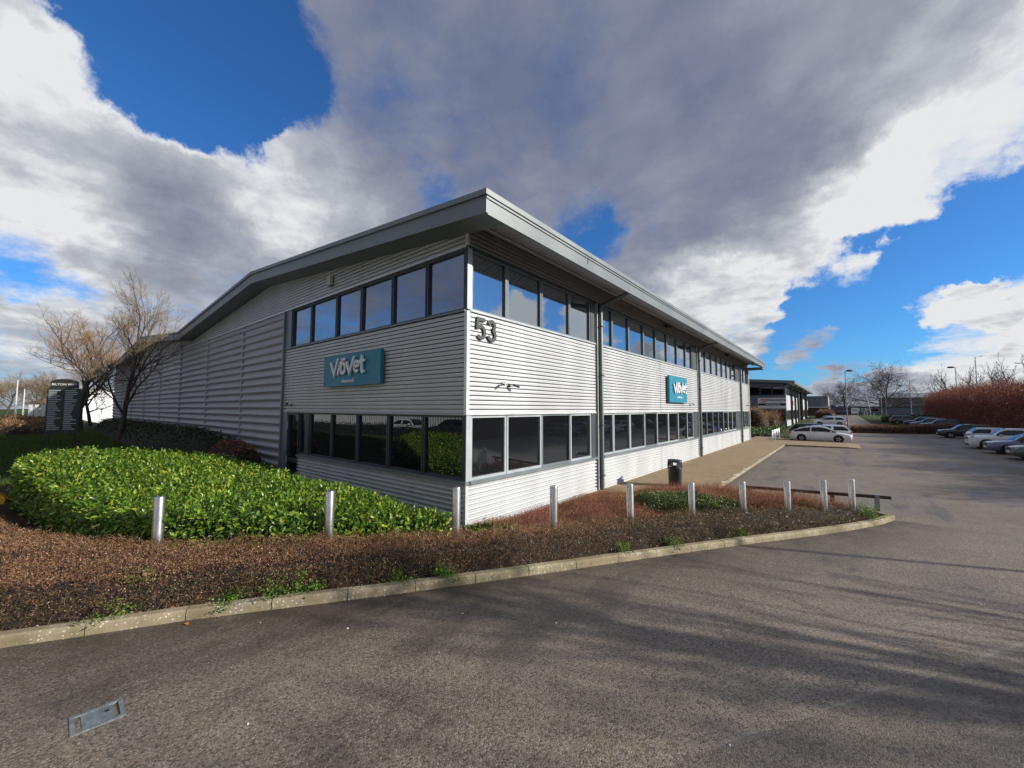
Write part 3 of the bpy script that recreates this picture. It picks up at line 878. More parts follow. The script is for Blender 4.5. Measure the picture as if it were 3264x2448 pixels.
MB().box(RX - 0.06, RX + 0.03, RY0 + 0.016, RY1 + 0.03, zt - 0.12, zt).build('gutter_trim', 'sage', bld)
mb = MB()
mb.add([(RX - 0.09, RY0 + 0.10, zt - 0.15), (RX - 0.022, RY0 + 0.023, zt - 0.15), (RX - 0.022, RY1, zt - 0.15), (RX - 0.09, RY1, zt - 0.15),
        (RX - 0.12, RY0 + 0.10, zt - 0.47), (RX - 0.055, RY0 + 0.023, zt - 0.482), (RX - 0.055, RY1, zt - 0.482), (RX - 0.12, RY1, zt - 0.47)],
       [(3, 2, 1, 0), (4, 5, 6, 7), (1, 2, 6, 5), (0, 1, 5, 4), (2, 3, 7, 6), (3, 0, 4, 7)])
mb.build('fascia', 'sage', bld)
MB().box(RX - 0.10, RX - 0.05, RY0 + 0.05, RY1 - 0.05, zt - 0.16, zt - 0.11).build('shadow_gap', 'black', bld)
for y in (3.6, 9.9, 16.3, 22.6, 28.9, 35.2):
    mb = MB(); mb.box(RX - 0.021, RX - 0.018, y - 0.012, y + 0.012, zt - 0.33, zt - 0.16); mb.build('fascia_joint', 'frame_dark', bld)
# ribbed soffit under the long eave
vs = []; fs = []
yy = 0.03; k = 0
cross = [(0.0, 0), (0.11, 0), (0.125, 0.03), (0.175, 0.03), (0.19, 0)]
ypts = []
while yy < RY1 - 0.2:
    for f, d in cross: ypts.append((yy + f, d))
    yy += 0.2
for (y, d) in ypts:
    vs += [(0.0, y, 7.47 + d), (1.2, y, 7.075 + d)]
fs = [(2 * i, 2 * i + 1, 2 * i + 3, 2 * i + 2) for i in range(len(ypts) - 1)]
link('soffit', npmesh('soffit', np.array(vs), np.array(fs)), 'silver_dark', bld)
MB().tube([(0.36, 0.03, 7.33), (0.36, RY1 - 0.1, 7.33)], 0.03, 6).build('soffit_rail', 'silver_dark', bld)
MB().tube([(0.24, 0.03, 7.365), (0.24, RY1 - 0.1, 7.365)], 0.025, 6).build('soffit_rail', 'silver_dark', bld)
# far gable return wall (seen under the far eave)
MB().box(-2.0, 0.0, BY - 0.06, BY, 0, 7.3).build('end_wall', 'silver_dark', bld)
MB().box(-0.1, 1.2, BY + 0.25, RY1, 6.86, 7.05).build('soffit', 'frame', bld)

# ------------------------------------------------------------------ things fixed to the walls


def capsule(pts, w_, n=6):
    """outline of a thick polyline with round caps"""
    pts = [Vector((a, b)) for a, b in pts]
    left = []; right = []
    for i, q in enumerate(pts):
        if i == 0: d = pts[1] - q
        elif i == len(pts) - 1: d = q - pts[-2]
        else: d = (pts[i + 1] - q).normalized() + (q - pts[i - 1]).normalized()
        d = d.normalized(); nn = Vector((-d.y, d.x)); k = 1.0
        if 0 < i < len(pts) - 1:
            c = max(0.45, nn.dot(Vector((-(q - pts[i - 1]).normalized().y, (q - pts[i - 1]).normalized().x)))); k = 1 / c
        left.append(q + nn * w_ / 2 * k); right.append(q - nn * w_ / 2 * k)
    return pts, left, right


def stroke(mb, pts, w_, z0, depth, caps=True):
    p_, l, r = capsule(pts, w_)
    N = len(l)
    for i in range(N - 1):
        poly = [r[i], r[i + 1], l[i + 1], l[i]]
        b = [(q.x, q.y, z0) for q in poly] + [(q.x, q.y, z0 + depth) for q in poly]
        f = [(4, 5, 6, 7), (0, 1, 5, 4), (2, 3, 7, 6)]
        if i == 0: f.append((3, 0, 4, 7))
        if i == N - 2: f.append((1, 2, 6, 5))
        mb.add(b, f)
    if caps:
        for e in (p_[0], p_[-1]): disc(mb, e.x, e.y, w_ / 2, w_ / 2, z0, depth - 0.0012)


def disc(mb, cx, cy, rx, ry, z0, depth, n=14):
    poly = [(cx + rx * math.cos(2 * math.pi * k / n), cy + ry * math.sin(2 * math.pi * k / n)) for k in range(n)]
    vs = [(x, y, z0) for x, y in poly] + [(x, y, z0 + depth) for x, y in poly]
    mb.add(vs, [tuple(range(n, 2 * n))] + [(i, (i + 1) % n, n + (i + 1) % n, n + i) for i in range(n)])


def arc(cx, cy, rx, ry, a0, a1, n=16):
    return [(cx + rx * math.cos(rad(a0 + (a1 - a0) * k / n)), cy + ry * math.sin(rad(a0 + (a1 - a0) * k / n))) for k in range(n + 1)]


def shop_sign(W, H, origin, u, name_label, dx, dy, sc):
    root = empty('shop_sign'); place(root, origin, u, (0, 0, 1)); tag(root, name_label, 'sign', 'teal company signs')
    MB().box(-W / 2, W / 2, -H / 2, H / 2, 0.0, 0.10).build('panel', 'teal', root)
    T = 0.088; D0 = 0.125
    letters = {
        'letter_v': [[(-1.02, 0.20), (-0.80, -0.17), (-0.58, 0.30)]],
        'letter_i': [[(-0.50, -0.02), (-0.555, -0.18)]],
        'letter_o': [arc(-0.25, 0.0, 0.135, 0.165, 0, 360, 24)],
        'letter_v.': [[(-0.02, 0.17), (0.16, -0.17), (0.40, 0.30)]],
        'letter_e': [[(0.44, -0.015)] + [(0.70, 0.045)] + arc(0.575, 0.015, 0.135, 0.155, 20, 300, 16)],
        'letter_t': [[(0.86, 0.30), (0.86, -0.11), (0.89, -0.17), (0.98, -0.16)], [(0.745, 0.145), (0.985, 0.165)]]}
    lift = 0.0
    for nm, strokes in letters.items():
        mb = MB()
        for st in strokes:
            stroke(mb, [(dx + a * sc, dy + b * sc) for a, b in st], T * sc, D0, 0.05 + lift); lift += 0.0015
        mb.build(nm.strip('.'), 'white', root)
    for (a, b, r) in ((-0.475, 0.085, 0.042), (-0.405, 0.19, 0.047), (-0.315, 0.275, 0.052), (-0.175, 0.285, 0.052)):
        mb = MB(); disc(mb, dx + a * sc, dy + b * sc, r * sc, r * sc * 1.1, D0, 0.05); mb.build('dot', 'white', root)
    me = textmesh('viovet.co.uk', 0.155 * sc, 0.012, 0.003); o = link('web_address', me, 'white', root); o.location = (dx - 0.01, dy - 0.40 * sc, 0.112)
    for (a, b) in ((-W / 2 + 0.1, 0), (W / 2 - 0.1, 0)): MB().box(a - 0.03, a + 0.03, -H / 2 + 0.1, H / 2 - 0.1, -0.06, -0.001).build('bracket', 'frame', root)
    return root


shop_sign(3.38, 1.0, (-5.02, -0.075, 4.21), (1, 0, 0), 'wide teal sign with raised white lettering on the shaded left wall', -0.07, 0.05, 1.0)
shop_sign(3.0, 1.36, (0.075, 15.52, 4.03), (0, 1, 0), 'squarer teal sign with raised white lettering on the sunny right wall', 0.10, 0.03, 1.06)

num = empty('house_number'); place(num, (0.004, 0.62, 4.95), (0, 1, 0), (0, 0, 1)); tag(num, 'dark raised number 53 near the top corner of the sunny wall', 'number')
mb = MB()
stroke(mb, [(-0.05, 0.235), (-0.30, 0.235), (-0.315, 0.03)] + arc(-0.19, -0.08, 0.13, 0.145, 125, -140, 14), 0.088, 0.003, 0.045, False)
mb.build('digit', 'charcoal', num)
mb = MB()
stroke(mb, arc(0.20, 0.135, 0.115, 0.11, 165, -75, 12), 0.088, 0.003, 0.045, False)
stroke(mb, arc(0.20, -0.10, 0.13, 0.135, 75, -165, 14), 0.088, 0.003, 0.0465, False)
mb.build('digit', 'charcoal', num)


def cctv(origin, u, label, arm=0.22, head=(0.26, -0.08), m='black'):
    root = empty('security_camera'); place(root, origin, u, (0, 0, 1)); root.scale = (0.72, 0.72, 0.72); tag(root, label, 'camera', 'cameras and lights on the walls')
    MB().box(-0.05, 0.05, -0.05, 0.05, 0.0, 0.04).build('mount', m, root)
    MB().tube([(0, 0, 0.03), (0, -0.01, arm * 0.6), (head[0] * 0.3, 0.02, arm)], 0.016, 6).build('arm', m, root)
    b = MB().tube([(head[0] * 0.2, 0.03, arm), (head[0] * 0.2 + head[0] * 0.8, 0.03 + head[1], arm + 0.05)], 0.045, 8).build('housing', m, root)
    MB().tube([(head[0] + 0.0, 0.035 + head[1], arm + 0.052), (head[0] * 1.12, 0.03 + head[1] * 1.15, arm + 0.06)], 0.036, 8).build('lens', 'dark', b)
    return root


cctv((0.03, 1.28, 3.66), (0, 1, 0), 'small grey camera on the sunny wall below the number, left of the pair', 0.2, (-0.24, -0.1), 'offwhite')
cctv((0.03, 1.52, 3.60), (0, 1, 0), 'small dark camera on the sunny wall below the number, right of the pair', 0.2, (0.26, -0.06))
cctv((0.03, 18.1, 3.30), (0, 1, 0), 'small black camera on the wall at lower right of the squarer teal sign', 0.18, (0.24, -0.08))
cctv((0.03, 36.2, 3.35), (0, 1, 0), 'small black camera near the far end of the sunny wall', 0.18, (0.24, -0.06))
cctv((-9.55, -0.03, 3.12), (1, 0, 0), 'black floodlight camera above the side door', 0.28, (0.34, 0.05))
al = empty('alarm_box', (-6.66, -0.04, 7.38)); tag(al, 'pale slim alarm box under the gable on the shaded wall', 'alarm box')
MB().box(-0.11, 0.11, -0.10, 0.0, -0.15, 0.16).build('body', 'offwhite', al)
MB().box(-0.10, 0.10, -0.085, 0.0, -0.20, -0.151).build('lamp', 'frame', al)
for y, lb in ((14.0, 'black lamp under the eave above the squarer teal sign'), (28.0, 'black lamp under the eave farther along the sunny wall')):
    sl = empty('eave_light', (0.18, y, 7.2)); tag(sl, lb, 'light', 'lamps under the long eave')
    MB().box(-0.12, 0.12, -0.13, 0.13, -0.06, 0.02).build('body', 'black', sl)
    MB().box(-0.18, -0.06, -0.03, 0.03, 0.02, 0.12).build('bracket', 'black', sl)
# ------------------------------------------------------------------ planting helpers


def inpoly(P, poly):
    poly = np.asarray(poly, float); x, y = P[:, 0], P[:, 1]
    c = np.zeros(len(P), bool); j = len(poly) - 1
    for i in range(len(poly)):
        xi, yi = poly[i]; xj, yj = poly[j]
        hit_ = ((yi > y) != (yj > y)) & (x < (xj - xi) * (y - yi) / (yj - yi + 1e-12) + xi)
        c ^= hit_; j = i
    return c


def pdist(P, pts, closed=True):
    pts = np.asarray(pts, float); d = np.full(len(P), 1e9)
    n = len(pts)
    for i in range(n if closed else n - 1):
        a = pts[i]; b = pts[(i + 1) % n]; ab = b - a
        t = np.clip(((P - a) @ ab) / (ab @ ab + 1e-12), 0, 1)
        d = np.minimum(d, np.linalg.norm(P - (a + t[:, None] * ab), axis=1))
    return d


def sample_poly(poly, n):
    poly = np.asarray(poly, float); lo, hi = poly.min(0), poly.max(0); out = []; got = 0
    while got < n:
        P = lo + rng.random((n * 2, 2)) * (hi - lo); P = P[inpoly(P, poly)]
        out.append(P); got += len(P)
    return np.vstack(out)[:n]


def frames(dirs):
    """orthonormal (d, s, n) for unit dirs with random roll"""
    n = len(dirs)
    r = rng.normal(size=(n, 3)); s = np.cross(dirs, r); s /= np.linalg.norm(s, axis=1)[:, None] + 1e-9
    return dirs, s, np.cross(s, dirs)


def unit(v):
    return v / (np.linalg.norm(v, axis=1)[:, None] + 1e-9)


def leaves_quad(P, dirs, ln, wd):
    """rhombus leaves"""
    d, s, n_ = frames(unit(dirs)); ln = ln[:, None]; wd = wd[:, None]
    v = np.stack([P, P + d * ln * 0.5 + s * wd * 0.5 + n_ * ln * 0.06, P + d * ln, P + d * ln * 0.5 - s * wd * 0.5 + n_ * ln * 0.06], 1)
    V = v.reshape(-1, 3); F = np.arange(len(V)).reshape(-1, 4)
    return V, F


def leaves_big(P, dirs, up, ln, wd):
    """six-point leaf folded at the midrib and bent at the tip, upper side turned along up"""
    d = unit(dirs); s = unit(np.cross(d, up)); n_ = np.cross(s, d); ln = ln[:, None]; wd = wd[:, None]
    b = P; m1 = P + d * ln * 0.35 - n_ * ln * 0.02; m2 = P + d * ln * 0.7 - n_ * ln * 0.06; tip = P + d * ln - n_ * ln * 0.16
    l1 = m1 + s * wd * 0.48 + n_ * wd * 0.16; l2 = m2 + s * wd * 0.40 + n_ * wd * 0.12
    r1 = m1 - s * wd * 0.48 + n_ * wd * 0.16; r2 = m2 - s * wd * 0.40 + n_ * wd * 0.12
    v = np.stack([b, m1, m2, tip, l1, l2, r1, r2], 1)
    V = v.reshape(-1, 3); base = (np.arange(len(P)) * 8)[:, None]
    q = np.array([[0, 4, 1, 0], [1, 4, 5, 2], [2, 5, 3, 2], [0, 1, 6, 0], [1, 2, 7, 6], [2, 3, 7, 2]])
    tri = []; 
    T = np.array([[0, 1, 4], [1, 5, 4], [1, 2, 5], [2, 3, 5], [0, 6, 1], [6, 7, 1], [7, 2, 1], [7, 3, 2]])
    F = (base[:, :, None] + T[None]).reshape(-1, 3)
    return V, F


def twigs(P, dirs, ln, wd):
    """thin three-sided spikes"""
    d, s, n_ = frames(unit(dirs)); ln = ln[:, None]; wd = wd[:, None]
    k = rng.normal(size=(len(P), 3)) * ln * 0.12
    mid = P + d * ln * 0.5 + k
    a = P + s * wd * 0.5; b = P - s * wd * 0.25 + n_ * wd * 0.43; c = P - s * wd * 0.25 - n_ * wd * 0.43
    a2 = mid + s * wd * 0.35; b2 = mid - s * wd * 0.18 + n_ * wd * 0.3; c2 = mid - s * wd * 0.18 - n_ * wd * 0.3
    t = P + d * ln
    V = np.stack([a, b, c, a2, b2, c2, t], 1).reshape(-1, 3); base = (np.arange(len(P)) * 7)[:, None]
    T = np.array([[0, 1, 4], [0, 4, 3], [1, 2, 5], [1, 5, 4], [2, 0, 3], [2, 3, 5], [3, 4, 6], [4, 5, 6], [5, 3, 6]])
    return V, (base[:, :, None] + T[None]).reshape(-1, 3)


def join(parts):
    Vs = []; Fs = []; b = 0
    for V, F in parts:
        Vs.append(V); Fs.append(F + b); b += len(V)
    return np.vstack(Vs), np.vstack(Fs)


def heightcore(name, poly, hf, m, parent, step=0.16, inset=0.06, k=0.86):
    poly = np.asarray(poly, float); lo, hi = poly.min(0) - step, poly.max(0) + step
    xs = np.arange(lo[0], hi[0], step); ys_ = np.arange(lo[1], hi[1], step)
    X, Y = np.meshgrid(xs, ys_); P = np.stack([X.ravel(), Y.ravel()], 1)
    ins = inpoly(P, poly) & (pdist(P, poly) > inset)
    h = np.where(ins, hf(P) * k - 0.02, -0.05)
    Z = gz(P[:, 0], P[:, 1]) + h
    n = len(xs); ii, jj = np.meshgrid(np.arange(n - 1), np.arange(len(ys_) - 1)); a = (jj * n + ii).ravel()
    F = np.stack([a, a + 1, a + n + 1, a + n], 1)
    F = F[ins[F].any(1)]
    used, inv = np.unique(F, return_inverse=True)
    V = np.stack([P[:, 0], P[:, 1], Z], 1)[used]
    return link(name, npmesh(name, V, inv.reshape(F.shape), True), m, parent)


def edge_round(P, poly, r):
    d = pdist(P, poly)
    t = np.clip(d / r, 0, 1)
    return np.sqrt(1 - (1 - t) ** 2)


def bump2(P, f, seed):
    a = seed * 1.7
    return (np.sin(P[:, 0] * f + a) * np.cos(P[:, 1] * f * 1.13 + a * 2) + 0.6 * np.sin(P[:, 0] * f * 2.3 + P[:, 1] * f * 1.9 + a)) / 1.6


# ------------------------------------------------------------------ brown low hedge behind the kerb
kin = KS[KS[:, 1] <= 8.6]
dk = np.gradient(kin, axis=0); nk = np.stack([-dk[:, 1], dk[:, 0]], 1); nk /= np.linalg.norm(nk, axis=1)[:, None]
kfront = (kin + nk * 0.17)[:-6]
kfront = kfront[kfront[:, 0] > -11.5]
BACK = [(7.1, 8.72), (6.5, 8.1), (5.75, 7.1), (4.85, 6.1), (4.0, 4.7), (3.25, 2.9), (2.6, 1.3), (2.0, -0.2), (1.2, -1.6), (0.15, -2.95), (-0.5, -3.85), (-1.55, -5.15), (-2.9, -5.85), (-5.0, -6.5), (-7, -6.95), (-9.5, -7.05), (-11.4, -7.3)]
BROWN = np.vstack([kfront, np.array(BACK)])


def h_brown(P):
    base = 0.55 - 0.24 * ss((P[:, 1] + 1.0) / 9.0) - 0.15 * ss((-P[:, 0] - 1.5) / 4.0)
    return np.maximum(0.03, (base + 0.035 * bump2(P, 2.1, 1) + 0.03 * bump2(P, 7.3, 2) + 0.02 * bump2(P, 17.0, 4)) * edge_round(P, BROWN, 0.13))


hedge = empty('cotoneaster_hedge', (1.0, -3.4, 0)); hedge.location = (0, 0, 0)
tag(hedge, 'low clipped brown hedge running behind the kerb in front of the steel bollards', 'hedge')
heightcore('hedge_core', BROWN, h_brown, 'core_brown', hedge, 0.11, 0.07, 0.80)
n = 270000
P = sample_poly(BROWN, n)
cd = np.hypot(P[:, 0] - 6.78, P[:, 1] + 6.6)
P = P[rng.random(len(P)) < np.clip(1.25 - cd / 14.0, 0.28, 1)]
h = h_brown(P); dd = pdist(P, BROWN)
# extra leaves down the front face
idx = rng.integers(0, len(kfront), 85000); tt = rng.random(len(idx))
Pf = kfront[idx] + (rng.random((len(idx), 1)) ** 1.3 * 0.16 + 0.0) * nk[:len(kfront)][np.clip(idx, 0, len(nk) - 1)] if False else kfront[idx] + rng.normal(size=(len(idx), 2)) * 0.05
keep = inpoly(Pf, BROWN); Pf = Pf[keep]; hf_ = h_brown(Pf)
hh = 0.55 - 0.24 * ss((Pf[:, 1] + 1.0) / 9.0)
zf = rng.random(len(Pf)) * np.maximum(hf_, hh * 0.85)
A = np.vstack([np.column_stack([P, gz(P[:, 0], P[:, 1]) + h - rng.random(len(P)) ** 2 * 0.09 + rng.random(len(P)) ** 4 * 0.07]), np.column_stack([Pf, gz(Pf[:, 0], Pf[:, 1]) + zf])])
dirs = rng.normal(size=(len(A), 3)); dirs[:, 2] += 0.9
sc = 0.6 + 0.8 * rng.random(len(A))
dark_and_shade = (ss((A[:, 1] + 1.5) / 5.0) > rng.random(len(A)))
dark_and_shade |= (np.arange(len(A)) >= len(P)) & (rng.random(len(A)) < 0.85)  # most front-face leaves go dark too: shade put into the leaf colour
for sel, m in ((~dark_and_shade, 'brownleaf'), (dark_and_shade, 'darkshadeleaf')):
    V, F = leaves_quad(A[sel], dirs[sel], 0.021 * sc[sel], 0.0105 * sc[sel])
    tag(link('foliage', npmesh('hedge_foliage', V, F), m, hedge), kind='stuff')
n = 20000
T = A[rng.integers(0, len(A), n)]
td = rng.normal(size=(n, 3)); td[:, 2] = np.abs(td[:, 2]) * 0.8
V, F = twigs(T - unit(td) * 0.04, td, 0.05 + 0.15 * rng.random(n) ** 2, np.full(n, 0.003))
tag(link('twigs', npmesh('hedge_twigs', V, F), 'twig_tan', hedge), kind='stuff')
# leaf litter strip between hedge and kerb
n = 2600
idx = rng.integers(0, len(kfront), n)
Pl = kfront[idx] + rng.normal(size=(n, 2)) * 0.06
cl = np.sin(Pl[:, 0] * 3.1) + np.sin(Pl[:, 1] * 2.3 + 1)
Pl = Pl[cl > -0.4 + rng.random(n) * 0.6]
Al = np.column_stack([Pl, gz(Pl[:, 0], Pl[:, 1]) + 0.07 + 0.04 * rng.random(len(Pl))])
dl = rng.normal(size=(len(Al), 3)); dl[:, 2] *= 0.25
V, F = leaves_quad(Al, dl, 0.03 + 0.035 * rng.random(len(Al)), 0.014 + 0.02 * rng.random(len(Al)))
tag(link('leaf_litter', npmesh('leaf_litter', V, F), 'tanleaf'), 'dry orange-brown leaf litter lying between the brown hedge and the kerb', 'leaf litter', kind='stuff')

# bare earth under the beds
bed = empty('planting_bed'); tag(bed, kind='structure')
BEDP = np.vstack([kfront + 0.0, [(6.9, 8.95), (3.05, 9.35), (0.2, 5.9), (0.2, -0.05), (-10.5, -0.05), (-10.9, -7.2), (-11.6, -9.9)]])
o = heightcore('soil', BEDP, lambda P: np.full(len(P), 0.09), 'soil', bed, 0.12, 0.09, 1.0)

# ------------------------------------------------------------------ laurel hedge
LAUREL = [(1.15, -1.62), (0.15, -2.8), (-0.6, -3.85), (-1.7, -5.15), (-3.1, -5.72), (-5.5, -6.15), (-8.0, -6.62), (-9.4, -6.5), (-9.5, -5.4), (-8.9, -4.2), (-7.8, -3.0), (-5.4, -2.1), (-2.2, -1.75), (0.2, -1.6), (0.9, -1.35)]


def h_laurel(P):
    top = 0.92 + 0.26 * ss((-P[:, 0] - 2.5) / 5.0) - 0.16 * ss((P[:, 0] + 1.2) / 2.2)
    return (top + 0.04 * bump2(P, 1.9, 3) + 0.04 * bump2(P, 4.4, 5)) * (0.45 + 0.55 * edge_round(P, LAUREL, 0.24))


lh = empty('laurel_hedge'); tag(lh, 'glossy green laurel hedge with yellowing leaves before the shaded wall', 'hedge')
heightcore('hedge_core', LAUREL, h_laurel, 'core_green', lh, 0.15, 0.14, 0.80)
LP = np.array(LAUREL)
n = 30000
P = sample_poly(LAUREL, n)
P = P[(bump2(P, 6.2, 9) + rng.random(n) * 0.7) > -0.35]; n = len(P); h = h_laurel(P) + 0.05 * bump2(P, 6.2, 9)
e = 0.08
gxx = (h_laurel(P + [e, 0]) - h_laurel(P - [e, 0])) / (2 * e); gyy = (h_laurel(P + [0, e]) - h_laurel(P - [0, e])) / (2 * e)
nrm = unit(np.column_stack([-gxx, -gyy, np.ones(n)]))
A1 = np.column_stack([P, gz(P[:, 0], P[:, 1]) + h - rng.random(n) ** 1.2 * 0.20 + rng.random(n) ** 6 * 0.13])
# side faces
per = resample(np.vstack([LP, LP[:1]]), 0.05); cen = LP.mean(0)
ns = 19000
idx = rng.integers(0, len(per) - 1, ns); tg = unit(np.column_stack([per[(idx + 1) % len(per)] - per[idx], np.zeros(ns)]))
out = np.column_stack([tg[:, 1], -tg[:, 0], np.zeros(ns)])
chk = ~inpoly(per[idx] + out[:, :2] * 0.2, LAUREL)
out = np.where(chk[:, None], out, -out)
ins = rng.random(ns) * 0.22 - 0.05
Ps = per[idx] - out[:, :2] * ins[:, None]
topz = h_laurel(per[idx] - out[:, :2] * 0.3)
A2 = np.column_stack([Ps, gz(Ps[:, 0], Ps[:, 1]) + 0.08 + rng.random(ns) * (topz - 0.1)])
A = np.vstack([A1, A2]); NR = np.vstack([nrm, unit(out + [0, 0, 0.25])])
tot = len(A)
dirs = unit(NR * (0.25 + 0.5 * rng.random((tot, 1))) + rng.normal(size=(tot, 3)) * 0.62 + np.array([0, 0, 0.12]))
up = unit(NR + rng.normal(size=(tot, 3)) * 0.35 + np.array([0, 0, 0.5]))
ln = 0.055 + 0.070 * rng.random(tot) ** 1.3; wd = ln * (0.36 + 0.1 * rng.random(tot))
dcam = np.linalg.norm(A - np.array([6.78, -6.61, 3.0]), axis=1)
facing = ((np.array([6.78, -6.61, 3.0]) - A) * NR).sum(1) / dcam
score = ln * np.clip(facing, 0.05, 1) / dcam
score[A[:, 2] < gz(A[:, 0], A[:, 1]) + 0.42] = 0
near = np.argsort(-score)[:300]
rest = np.setdiff1d(np.arange(tot), near)
V, F = leaves_big(A[rest], dirs[rest], up[rest], ln[rest], wd[rest])
tag(link('foliage', npmesh('laurel_foliage', V, F), 'laurel', lh), kind='stuff')
# upright new shoots standing proud of the clipped top
m_ = 240
Ps_ = sample_poly(LAUREL, m_); hs_ = h_laurel(Ps_)
sA = []; sD = []; sU = []; sL = []
for (x_, y_), h_ in zip(Ps_, hs_):
    top_ = rng.random() * 0.13 + 0.05
    for q_ in range(6):
        a_ = q_ * 2.4 + rng.random(); el_ = 0.5 + 0.9 * rng.random()
        sA.append((x_, y_, g1(x_, y_) + h_ + top_ * q_ / 6.0 - 0.03)); sD.append((math.cos(a_), math.sin(a_), el_)); sU.append((-math.cos(a_) * el_, -math.sin(a_) * el_, 1.0)); sL.append(0.06 + 0.05 * rng.random())
sL = np.array(sL)
V, F = leaves_big(np.array(sA), np.array(sD), np.array(sU), sL, sL * 0.36)
tag(link('shoots', npmesh('laurel_shoots', V, F), 'laurel', lh), kind='stuff')
leaf_me = []
for k in range(6):
    V, F = leaves_big(np.zeros((1, 3)), np.array([[0, 1, 0.0]]), np.array([[0, 0, 1.0]]), np.array([0.115]), np.array([0.040 + 0.002 * k]))
    me_ = npmesh('leaf', V, F)
    c = [(0.05, 0.13, 0.012), (0.08, 0.19, 0.018), (0.12, 0.24, 0.025), (0.17, 0.29, 0.03), (0.26, 0.35, 0.04), (0.50, 0.44, 0.05)][k]
    nm = 'laurel_leaf_tone_%d' % k
    mm = leafmat(nm, [(0.0, tuple(v * 0.8 for v in c)), (1.0, tuple(v * 1.2 for v in c))], 0.28, 0.28)
    me_.materials.append(mm); leaf_me.append(me_)
for i in near:
    d = Vector(dirs[i]); u = Vector(up[i]); s_ = d.cross(u).normalized(); n_ = s_.cross(d); sc_ = ln[i] / 0.115
    o = link('leaf', leaf_me[rnd.choice((0, 1, 1, 2, 2, 3, 3, 4, 4, 5))], None, lh)
    o.matrix_basis = Matrix(((s_.x * sc_, d.x * sc_, n_.x * sc_, A[i][0]), (s_.y * sc_, d.y * sc_, n_.y * sc_, A[i][1]), (s_.z * sc_, d.z * sc_, n_.z * sc_, A[i][2]), (0, 0, 0, 1)))

# ------------------------------------------------------------------ bed of red twigs by the sunny wall
RED = [(0.25, -0.6), (0.25, 5.7), (1.1, 6.9), (2.95, 9.1), (7.0, 8.95), (6.7, 8.35), (5.8, 7.25), (4.9, 6.2), (4.05, 4.8), (3.3, 3.0), (2.65, 1.4), (2.05, -0.1), (1.45, -1.2)]


def h_red(P):
    return (0.27 + 0.10 * bump2(P, 1.6, 7) + 0.13 * ss((P[:, 1] - 5) / 3.0)) * (0.25 + 0.75 * edge_round(P, RED, 0.5))


rb = empty('twiggy_shrub_bed'); tag(rb, 'low bed of red-brown bare twigs between the bollards and the sunny wall', 'shrubs', kind='stuff')
heightcore('earth', RED, lambda P: h_red(P) * 0.55 + 0.06, 'litter', rb, 0.14, 0.03, 1.0)
n = 26000
P = sample_poly(RED, n); h = h_red(P)
A = np.column_stack([P, gz(P[:, 0], P[:, 1]) + 0.02 + h * 0.35])
td = rng.normal(size=(n, 3)) * 0.55; td[:, 2] = 0.75 + 0.4 * rng.random(n)
tl = (0.45 + 0.75 * rng.random(n)) * h * 0.95 + 0.04
redsel = (bump2(P, 0.9, 2) + rng.normal(size=n) * 0.5) > -0.25
for sel, m in ((redsel, 'twig_red'), (~redsel, 'twig_tan')):
    V, F = twigs(A[sel], td[sel], tl[sel], np.full(sel.sum(), 0.0055))
    tag(link('twigs', npmesh('red_twigs', V, F), m, rb), kind='stuff')
n = 32000
P = sample_poly(RED, n); h = h_red(P)
P = P[(bump2(P, 1.1, 4) + rng.random(n) * 0.9) > 0.1]; h = h_red(P)
A = np.column_stack([P, gz(P[:, 0], P[:, 1]) + h * (0.35 + 0.75 * rng.random(len(P))) + 0.03])
V, F = leaves_quad(A, rng.normal(size=(len(A), 3)), 0.022 + 0.022 * rng.random(len(A)), 0.011 + 0.01 * rng.random(len(A)))
tag(link('foliage', npmesh('red_foliage', V, F), 'redleaf', rb), kind='stuff')


def mound_shrub(name, label, poly, height, nleaf, lmat, cmat, ll, lw, upb=0.5, cat='shrub', rr=0.6, group=None, core=True, mode='quad'):
    root = empty(name); tag(root, label, cat, group)
    hf = lambda P: (height + 0.12 * height * bump2(P, 3.0, height * 9)) * edge_round(P, poly, rr)
    if core: heightcore('shrub_core', poly, hf, cmat, root, max(0.1, rr * 0.25), 0.03, 0.85)
    P = sample_poly(poly, nleaf); h_ = hf(P)
    A_ = np.column_stack([P, gz(P[:, 0], P[:, 1]) + h_ * (1 - rng.random(nleaf) ** 2 * 0.5) + 0.03])
    d_ = rng.normal(size=(nleaf, 3)); d_[:, 2] += upb
    sc_ = 0.6 + 0.8 * rng.random(nleaf)
    V, F = leaves_quad(A_, d_, ll * sc_, lw * sc_)
    tag(link('foliage', npmesh(name, V, F), lmat, root), kind='stuff')
    return root


mound_shrub('juniper_shrub', 'spreading green mound shrub between the fifth and seventh steel bollards', [(1.75, 4.9), (2.5, 4.25), (3.5, 4.6), (4.3, 5.3), (5.0, 6.0), (4.6, 6.5), (3.6, 6.6), (2.6, 6.5), (1.95, 5.9)], 0.46, 14000, 'juniper', 'core_green', 0.075, 0.016, 0.9)
mound_shrub('leafy_shrub', 'loose dark green leafy plants at the foot of the building corner', [(1.0, -1.5), (1.9, -0.9), (2.0, 0.2), (1.3, 0.4), (0.5, 0.0), (0.4, -0.9)], 0.28, 1500, 'greenleaf', 'core_green', 0.11, 0.035, 0.9)
